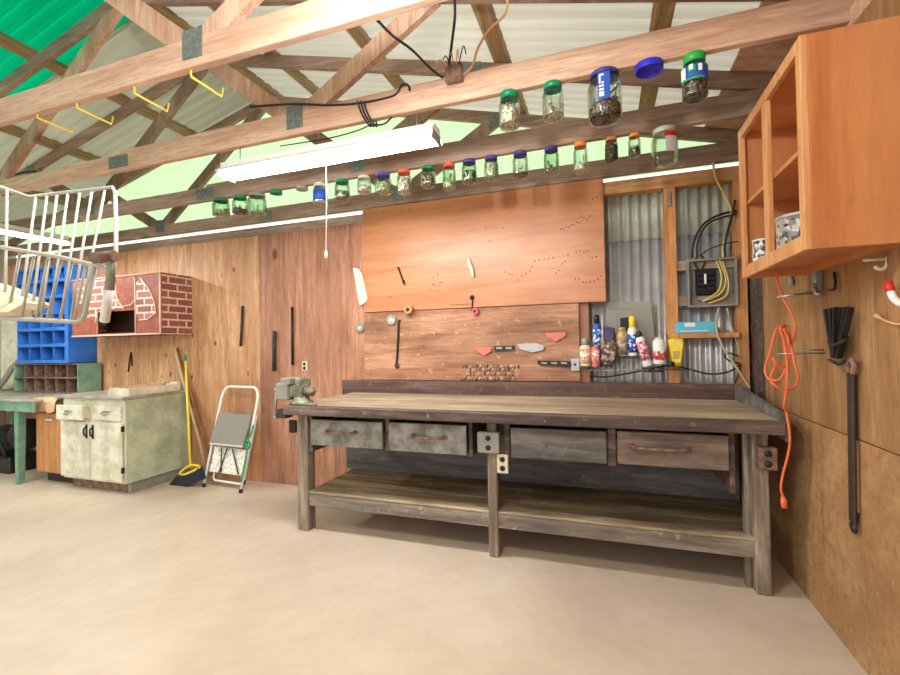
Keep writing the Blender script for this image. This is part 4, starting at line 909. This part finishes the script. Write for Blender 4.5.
MB().tube(smooth([a1, a2, a3, at(195, 470, 1, yb-.03), at(184, 474.5, 1, yb-.03)], 5, True), .011, 8, True).build('collar', PL['yellow'], t)
q = [at(179, 475, 1, yb), at(200, 467, 1, yb), at(204, 479, 1, yb), at(190, 485, 1, yb), at(168, 491, 1, yb), at(170, 486, 1, yb)]
mb = MB(); A = [mb.bm.verts.new(p+Vector((0, -.03, 0))) for p in q]; B = [mb.bm.verts.new(p+Vector((0, .03, 0))) for p in q]
mb.bm.faces.new(A); mb.bm.faces.new(B[::-1])
for i in range(6): mb.bm.faces.new((A[i], B[i], B[(i+1) % 6], A[(i+1) % 6]))
bm_ = mb.build('bristles', PL['navy'], t)
# step stool, folded, leaning on the wall
F0 = at(203.5, 487, 2, .0); F1 = at(240.5, 493, 2, .0)
u = (F1-F0); SW = u.length; u.normalize(); lean = Vector((-u.y, u.x, 0)).normalized()
SH = .975; tilt = math.asin(min(.95, (3.47-max(F0.y, F1.y)+.03)/SH)) if True else .25
v = (Vector((0, 0, 1))*math.cos(tilt)+lean*math.sin(tilt)); nrm = u.cross(v)   # towards the room
if nrm.y > 0: nrm = -nrm
SP = lambda a, b, c=0: F0 + u*a*SW + v*b*SH + nrm*c
t = thing('step_stool', 'folded white metal step stool leaning against the plywood wall', 'step stool', (F0+F1)/2)
hoop = [SP(0, .015), SP(0, .5), SP(0, .86)] + [SP(.5-.5*math.cos(a*R(15))*(1) if False else (.18-.18*math.cos(a*R(18))), .86+.12*math.sin(a*R(18))) for a in range(1, 6)] + [SP(.82+.18*math.sin(a*R(18)), .86+.12*math.cos(a*R(18))) for a in range(0, 6)] + [SP(1, .5), SP(1, .015)]
MB().tube(hoop, .0125, 10).build('front_frame', PL['white'], t)
rear = [SP(.10, .72, -.045), SP(.10, .10, -.05), SP(.14, .07, -.05), SP(.86, .07, -.05), SP(.92, .10, -.05), SP(.92, .30, -.05), SP(.95, .72, -.045)]
MB().tube(rear, .010, 10).build('rear_frame', PL['white'], t)
def plate(name, a0, a1, b0, b1, c0, c1, mat, th=.018):
    P = [SP(a0, b0, c0), SP(a1, b0, c0), SP(a1, b1, c1), SP(a0, b1, c1)]
    mb = MB(); A = [mb.bm.verts.new(p) for p in P]; B = [mb.bm.verts.new(p+nrm*th) for p in P]
    mb.bm.faces.new(A[::-1]); mb.bm.faces.new(B)
    for i in range(4): mb.bm.faces.new((A[i], A[(i+1) % 4], B[(i+1) % 4], B[i]))
    return mb.build(name, mat, t)
label_part(plate('step', .05, .95, .42, .715, .035, .0, PL['mat_grey']), 'grey rubber topped upper step')
plate('step_edge', .05, .95, .405, .42, .036, .034, PL['alu'], .02)
label_part(plate('step', .07, .93, .15, .385, -.01, -.02, PL['dots'], .012), 'white lower step with dotted plate')
for (p, q_) in ((SP(.30, .38, .01), SP(.42, .16, .01)), (SP(.46, .385, .01), SP(.36, .14, .01)), (SP(.60, .38, .01), SP(.88, .16, .01))): MB().tube([p, q_], .006, 6).build('brace', PL['leather'], t)
for s in (0, 1): MB().tube([SP(s, 0), SP(s, .035)], .017, 10).build('foot', PL['rubber'], t)
MB().tube([SP(.92, .0+.07, -.05), SP(.92, .11, -.05)], .015, 8).build('foot', PL['rubber'], t)
t2 = thing('green_strap', 'green strap tied round the right rail of the step stool', 'strap', SP(1, .12))
MB().tube(smooth([SP(1.0, .10, .02), SP(1.02, .25, .018), SP(1.0, .40, .02), SP(.96, .47, .02), SP(1.03, .52, .02), SP(1.05, .62, .016)], 6), .008, 8).build('band', PL['green_strap'], t2)
MB().tube(smooth([SP(.95, .44, .022), SP(1.0, .47, .03), SP(1.06, .44, .02), SP(1.02, .40, .024)], 5, True), .010, 8, True).build('knot', PL['green_strap'], t2)

# ------------------------------------------------------------------ jars screwed under the truss beams
def jar(label, px, ytop, ybot, wpx, Y, lid, fill=None, fillmat='bits', gl=None, band=None, bandz=(.3, .7), rods=0, name='hanging_jar', square=False, lidh=.16):
    X = at(px, ytop, 1, Y).x; zb = at(px, ybot-2, 1, Y).z; r = abs(at(px+wpx/2, ybot, 1, Y).x-at(px-wpx/2, ybot, 1, Y).x)/2*.97
    zt = ZC-.001; h = zt-zb; lh = h*lidh
    t = thing(name, label, 'jar', (X, Y, zb))
    Mx = Matrix.Translation((X, Y, zb)); g = gl or GL; n = 22
    hb = h-lh*.6
    if square: prof = [(0, .006), (r*.8, .0), (r*.98, .02), (r, .04), (r, hb*.72), (r*.86, hb*.86), (r*.78, hb)]; n = 8
    else: prof = [(0, .008), (r*.6, .004), (r*.9, .0), (r*1.0, h*.06), (r*1.0, hb*.72), (r*.93, hb*.82), (r*.80, hb*.9), (r*.78, hb)]
    MB().lathe(prof, n, Mx).build('glass', g, t)
    if lid:
        rl = r*.86
        MB().lathe([(0, h), (rl*.96, h), (rl, h-lh*.15), (rl, h-lh), (rl*.9, h-lh), (rl*.88, h-lh*.5), (0, h-lh*.5)], 24, Mx).build('lid', PL[lid], t)
    if band:
        bo = MB().lathe([(r*1.003, hb*bandz[0]), (r*1.03, hb*bandz[0]), (r*1.03, hb*bandz[1]), (r*1.003, hb*bandz[1])], n, Mx).build('paper_label', PL[band], t)
    rr = random.Random(int(px))
    if fill:
        mb = MB(); m_ = 16; R_ = []
        ff = fill*hb
        for (k, z) in ((.88, .012), (.95, .06*h), (.95, ff*.8), (.75, ff*.95), (.35, ff)):
            R_.append([mb.bm.verts.new((X+r*k*(1+rr.uniform(-.05, .03))*math.cos(2*math.pi*i/m_), Y+r*k*(1+rr.uniform(-.05, .03))*math.sin(2*math.pi*i/m_), zb+z+rr.uniform(-.006, .01)*(1 if z > .02 else 0))) for i in range(m_)])
        for A, B in zip(R_, R_[1:]):
            for i in range(m_): mb.bm.faces.new((A[i], A[(i+1) % m_], B[(i+1) % m_], B[i]))
        mb.bm.faces.new(R_[0][::-1]); mb.bm.faces.new(R_[-1])
        mb.build('contents', PL[fillmat], t)['kind'] = 'stuff'
    if rods:
        mb = MB()
        for k in range(rods):
            a, b = rr.uniform(0, 6.28), rr.uniform(0, 6.28); q1, q2 = r*.75*rr.random()**.5, r*.8*rr.random()**.5; za = rr.uniform(.01, hb*.45); zc = min(hb*.75, za+rr.uniform(-.02, h*.35)); zc = max(zc, .012)
            mb.tube([(X+q1*math.cos(a), Y+q1*math.sin(a), zb+za), (X+q2*math.cos(b), Y+q2*math.sin(b), zb+zc)], rr.uniform(.003, .006), 6)
        mb.build('loose_hardware', PL['bits'], t)['kind'] = 'stuff'
    return t
Yb = YB; Yc = YC
jar('jar of pale screws with green lid, leftmost of the upper row', 509, 91, 130, 21, Yb, 'green_lid', .62, 'pale_bits', rods=18, lidh=.2)
jar('empty jar with green lid, second in the upper row', 552.5, 81, 121, 22, Yb, 'green_lid', .12, 'pale_bits', rods=4, lidh=.18)
t = jar('big wide jar of bolts with blue rim and blue label, middle of the upper row', 604, 70, 123, 35, Yb, 'navy_lid', .35, 'dark_bits', rods=45, lidh=.09)
X = at(612, 90, 1, Yb).x
def curved_label(par, X, zc, r, a0, a1, hh, mat, name='paper_label', extra=.003, Y=Yb):
    mb = MB(); n = 8; A, B = [], []
    for i in range(n+1):
        a = R(a0+(a1-a0)*i/n); A.append(mb.bm.verts.new((X+(r+extra)*math.cos(a), Y+(r+extra)*math.sin(a), zc-hh/2))); B.append(mb.bm.verts.new((X+(r+extra)*math.cos(a), Y+(r+extra)*math.sin(a), zc+hh/2)))
    for i in range(n): mb.bm.faces.new((A[i], A[i+1], B[i+1], B[i]))
    o = mb.build(name, mat, par); so = o.modifiers.new('thick', 'SOLIDIFY'); so.thickness = .0012; return o
Xj = at(604, 70, 1, Yb).x; rj = abs(at(621.5, 100, 1, Yb).x-at(586.5, 100, 1, Yb).x)/2*.97; zj = at(604, 96, 1, Yb).z+.01
lb = curved_label(t, Xj, zj, rj, 248, 288, .12, PL['blue_label'])
for k, (a0, a1, dz, hh) in enumerate(((253, 258, .03, .04), (258, 268, .047, .008), (253, 268, -.002, .008), (253, 268, -.018, .008), (253, 268, -.038, .02), (261, 268, .012, .008))):
    curved_label(lb, Xj, zj+dz, rj, a0, a1, hh, PL['white_label'], 'printed_mark', .0045)
Xl = at(649, 66, 1, Yb).x; rl = abs(at(664, 70, 1, Yb).x-at(635, 70, 1, Yb).x)/2
t = tag(MB().lathe([(0, .03), (rl*.98, .03), (rl, .026), (rl*1.0, .004), (rl*.97, 0), (rl*.9, 0), (rl*.88, .02), (0, .022)], 28, Matrix.Translation((Xl, Yb, ZC-.031))).build('jar_lid', PL['blue_lid']), 'large bright blue jar lid screwed to the beam with no jar', 'jar lid')
t = jar('jar of brown nails with bright green lid and blue label, rightmost of the upper row', 694, 56, 102, 27, Yb, 'bright_green_lid', .45, 'dark_bits', band='blue_label', bandz=(.42, .78), rods=14, lidh=.2)
Xk = at(694, 56, 1, Yb).x; rk = abs(at(707.5, 102, 1, Yb).x-at(680.5, 102, 1, Yb).x)/2*.97; zk = at(694, 77, 1, Yb).z
for (a0, a1, dz, hh, mm) in ((200, 225, .0, .05, 'white_label'), (235, 265, .012, .028, 'green_strap'), (240, 255, .018, .022, 'white_label'), (275, 290, .01, .028, 'white_label'), (200, 300, -.03, .010, 'green_strap')):
    curved_label(t, Xk, zk+dz, rk, a0, a1, hh, PL[mm], 'printed_mark', .007 if mm != 'green_strap' else .006)
LOW = [
 ('green lid jar of clear bits, leftmost of the lower row', 221, 196, 218, 13, 'green_lid', .35, 'pale_bits', None),
 ('dark green lid jar with dark bits, second from left in the lower row', 240, 194, 216, 12, 'green_strap', .3, 'dark_bits', None),
 ('round shouldered clear bottle without lid, third from left in the lower row', 257, 191, 217, 15, 'grey_lid', .15, 'pale_bits', None),
 ('jar with pale cap and blue picture label, beside the shop light cord', 320, 181, 207, 12, 'white_lid', .2, 'pale_bits', 'blue_label'),
 ('green lid jar of grey screws, just right of the pull cord', 342, 177, 202, 13.5, 'green_lid', .5, 'bits', None),
 ('clear jar with white lid, between the green and the purple lid', 364, 172, 195, 12.5, 'white_lid', .45, 'pale_bits', None),
 ('purple lid jar under the right part of the shop light', 383, 170, 196, 15, 'purple_lid', .6, 'pale_bits', None),
 ('jar with orange red lid and pale contents, left of the last green lid', 404, 167, 196, 13.5, 'red_lid', .7, 'pale_bits', None),
 ('green lid jar with red marked bits, fourth green lid of the row', 428, 161, 189, 14, 'green_lid', .55, 'bits', None),
 ('red lid jar with green tinted glass, before the purple lids', 449, 160, 192, 13, 'red_lid', .3, 'pale_bits', None),
 ('purple lid jar of dark metal parts, first of four purple lids in a run', 469, 157, 185, 15, 'purple_lid', .55, 'bits', None),
 ('purple lid jar with a grey coil, second of four purple lids in a run', 491, 153, 182, 14.5, 'purple_lid', .8, 'pale_bits', None),
 ('purple lid jar with a few dark bits, third of four purple lids in a run', 520, 148, 179, 16, 'purple_lid', .15, 'dark_bits', None),
 ('nearly empty purple lid jar, last of four purple lids in a run', 551, 144, 176, 16, 'purple_lid', .1, 'pale_bits', None),
 ('orange lid jar with few pale screws, first of three orange lids', 580, 139, 175, 15, 'orange_lid', .3, 'pale_bits', None),
 ('orange lid jar full of dark nails, second of three orange lids', 611, 135, 163, 14, 'orange_lid', .75, 'dark_bits', None),
 ('small yellow orange lid jar, last of three orange lids', 634, 131, 158, 13, 'orange_lid', .4, 'bits', None)]
for (lb_, px, yt, yb_, wp, lid, fl, fm, bd) in LOW:
    jar(lb_, px, yt, yb_, wp, Yc, lid, fl, fm, GLG if px % 2 else GL, bd, (.2, .75), rods=5 if fl < .6 else 8)
t = jar('big square clear jar with red and white label, rightmost of the lower row', 664, 125, 167, 28, Yc, 'white_lid', .0, 'pale_bits', GL, square=True, lidh=.14)
Xq = at(664, 125, 1, Yc).x; rq = abs(at(678, 150, 1, Yc).x-at(650, 150, 1, Yc).x)/2*.97; zq = at(668, 147, 1, Yc).z
curved_label(t, Xq, zq, rq, 268, 318, .10, PL['white_label'], Y=Yc); curved_label(t, Xq, zq+.05, rq, 262, 320, .025, PL['red_label'], 'red_label_band', .004, Y=Yc)
for (px, py, wp, m_, lb_) in ((276, 189, 11.5, 'green_lid', 'green jar lid on the beam with no jar, under the shop light'), (302, 185, 11, 'grey_lid', 'pale grey jar lid on the beam with no jar, left of the pull cord')):
    X = at(px, py-3, 1, Yc).x; rl = wp/2*(2.9*1.25)/450
    o = MB().lathe([(0, .025), (rl*.97, .025), (rl, .02), (rl, 0), (rl*.9, 0), (rl*.88, .016), (0, .018)], 20, Matrix.Translation((X, Yc, ZC-.026))).build('jar_lid', PL[m_]); tag(o, lb_, 'jar lid')

# ------------------------------------------------------------------ yellow hooks under the nearest truss
for (px, py, qx, qy, lb_) in ((37.5, 114, 70, 131, 'leftmost of the four yellow hooks'), (77, 104, 107, 120.5, 'second of the four yellow hooks from the left'), (134.5, 89, 164, 106, 'third of the four yellow hooks from the left'), (191, 72, 219, 98, 'rightmost of the four yellow hooks')):
    a = at(px, py, 1, YA); b = at(qx, qy, 2, a.z-.03); L = .165
    dirv = (b-a); dirv.z = 0; dirv = dirv.normalized()*L
    b = Vector((a.x+.01, YA+L*.95, a.z-.03))
    tp = Vector((a.x, YA, ZC+.01))
    mb = MB().tube([tp, a+Vector((0, 0, -.02)), b, b+Vector((0, .01, .045))], .0055, 8)
    tag(mb.build('yellow_hook', PL['yellow_hook']), lb_+', under the nearest roof beam', 'hook')

# ------------------------------------------------------------------ cables among the trusses
cable('truss_cable', 'black cable running slantwise between the two nearest truss beams', [at(377, 20, 1, YA+.03), at(393, 36, 1, YA+.25), at(412, 50, 1, YB-.25), at(430, 68, 1, YB-.06), at(443, 78, 1, YB-.03)], .006, PL['cable_black'])
cable('truss_cable', 'black cable hanging straight down to the second truss beam', [at(454, -8, 1, YB-.1), at(455, 15, 1, YB-.08), at(452, 42, 1, YB-.06), at(448, 72, 1, YB-.03)], .007, PL['cable_black'])
cable('truss_cable', 'orange tan cable hanging down to the second truss beam', [at(508, -6, 1, YB-.1), at(505, 14, 1, YB-.08), at(489, 30, 1, YB-.05), at(478, 48, 1, YB-.04), at(472, 66, 1, YB-.03), at(462, 76, 1, YB-.03)], .006, PL['cable_tan'])
cable('truss_cable', 'black cable lying along the top edge of the second truss beam', [at(250, 107, 1, YB-.03), at(272, 105, 1, YB-.03), at(300, 104, 1, YB-.03), at(330, 105, 1, YB-.025), at(360, 103, 1, YB-.025), at(390, 97, 1, YB-.02), at(398, 92, 1, YB-.02), at(402, 85, 1, YB-.02), at(408, 85, 1, YB-.02), at(410, 91, 1, YB-.02)], .006, PL['cable_black'])
mb = MB()
for k in range(3):
    mb.tube(smooth([at(358+k*3, 102, 1, YB-.025), at(361+k*3, 112, 1, YB-.032), at(366+k*3, 121, 1, YB-.03), at(371+k*3, 126, 1, YB), at(366+k*3, 110, 1, YB+.03), at(359+k*3, 100, 1, YB+.025)], 5, True), .005, 6, True)
mb.tube(smooth([at(373, 125, 1, YB-.03), at(384, 124, 1, YB-.03), at(392, 117, 1, YB-.025)], 5), .005, 6)
tag(mb.build('cable_wrap', PL['cable_black']), 'three turns of black cable wound round the second truss beam', 'cable')
cable('truss_cable', 'thin black wire drooping between the trusses above the shop light', [at(280, 146, 1, YC-.04), at(300, 143, 1, YC-.2), at(330, 138, 1, YC-.2), at(356, 131, 1, YC-.3), at(372, 124, 1, YB+.1)], .004, PL['cable_black'])
t = thing('junction_box', 'small junction box with loose wires on the second truss beam', 'junction box', at(454, 80, 1, YB-.03))
p = at(454, 76, 1, YB-.03); MB().box(p.x-.04, p.x+.05, YB-.06, YB-.021, p.z-.04, p.z+.05, .006).build('box', PL['rust'], t)
for k in range(5):
    mb = MB().tube(smooth([p+Vector((-.02+k*.015, -.04, .03)), p+Vector((-.05+k*.03, -.06, .06+.01*k)), p+Vector((-.08+k*.04, -.05, .05+.012*(k % 3)))], 4), .003, 5); mb.build('wire', PL[('cable_tan', 'cable_black', 'red_lid')[k % 3]], t)
cable('truss_cable', 'black cable at the far left above the wire basket', [at(-6, 184, 1, 2.3), at(4, 180, 1, 2.4), at(14, 175, 1, 2.45), at(26, 172, 1, 2.5), at(36, 171.5, 1, 2.5)], .008, PL['cable_black'])

# ------------------------------------------------------------------ white wire basket near the viewer
DB, DF = 1.02, .88
t = thing('wire_basket', 'white wire basket on a post at the left, close to the viewer', 'wire basket', atd(-60, 318, .92))
rim = [atd(-45, 176, .9), atd(0, 187, .96), atd(29, 197, DB), atd(60, 193, DB), atd(106, 188, DB), atd(112, 187, DB), atd(115, 192, DB), atd(116, 225, .97), atd(116, 258, DF), atd(113, 266, DF), atd(107, 268, DF), atd(60, 257, DF), atd(30, 252, DF), atd(0, 247, DF), atd(-45, 238, DF)]
MB().tube(rim, .0042, 8).build('rim', PL['basket_wire'], t)
bot = [atd(-45, 314, .90), atd(0, 318, .90), atd(40, 320, .90), atd(76, 322, .90), atd(82, 320, .90), atd(84.5, 315, .90), atd(96, 262, DF)]
MB().tube(bot, .0045, 8).build('bottom_rail', PL['basket_wire'], t)
for k, (a, b) in enumerate(((36, 19), (47, 31), (57, 41), (68, 50), (80, 61), (92, 71), (105, 80))):
    top = atd(a, 195.5-(a-30)*.09, DB); bt = atd(b, 319.5, .90)
    MB().tube([top, bt], .0026, 6).build('wire', PL['basket_wire'], t)
for (a, b) in ((20, 7), (34, 21), (48, 36), (61, 47), (72, 60), (86, 74)):
    MB().tube([atd(a, 250+(a*.17), DF), atd(b, 319.5, .90)], .0026, 6).build('front_wire', PL['basket_wire'], t)
MB().tube([atd(7, 190, .97), atd(6, 250, .93), atd(5, 318, .90)], .0026, 6).build('wire', PL['basket_wire'], t)
mb = MB().tube([atd(112, 257, .87), atd(109.5, 290, .875)], .0085, 10); mb.build('sleeve_top', PL['grey_lid'], t)
MB().tube([atd(110, 283, .875), atd(104.5, 321, .885), atd(104.3, 323, .885)], [.0088, .0088, .005], 10).build('sleeve', PL['white'], t)
MB().tube([atd(93, 258, .87), atd(115, 256, .865)], .011, 8).build('hinge_bar', PL['rust'], t)
pp = atd(-48, 245, .93)
MB().tube([(pp.x, pp.y, .002), (pp.x, pp.y, 1.75)], .014, 12).lathe([(0, 0), (.16, 0), (.16, .012), (.03, .03), (0, .03)], 24, Matrix.Translation((pp.x, pp.y, 0))).build('post', PL['white'], t)
q = [atd(-46, 284, .94), atd(-20, 282, .945), (atd(0, 283, .95)), atd(12, 286, .95), atd(28, 294, .94), atd(40, 301, .93), atd(49, 305, .925), atd(40, 311, .915), atd(27, 317.5, .905), atd(0, 318.5, .905), atd(-46, 316, .905)]
mb = MB(); n = len(q); A = [mb.bm.verts.new(p) for p in q]; c_ = sum(q, Vector())/n
B = [mb.bm.verts.new(c_+(p-c_)*.75-_f*.03) for p in q]; D = [mb.bm.verts.new(c_+(p-c_)*.75+_f*.03) for p in q]
for i in range(n):
    j = (i+1) % n; mb.bm.faces.new((A[i], A[j], B[j], B[i])); mb.bm.faces.new((A[j], A[i], D[i], D[j]))
mb.bm.faces.new(B); mb.bm.faces.new(D[::-1])
o = tag(mb.build('cloth_bundle', PL['cream']), 'pale folded cloth with a pointed end lying in the wire basket', 'cloth')
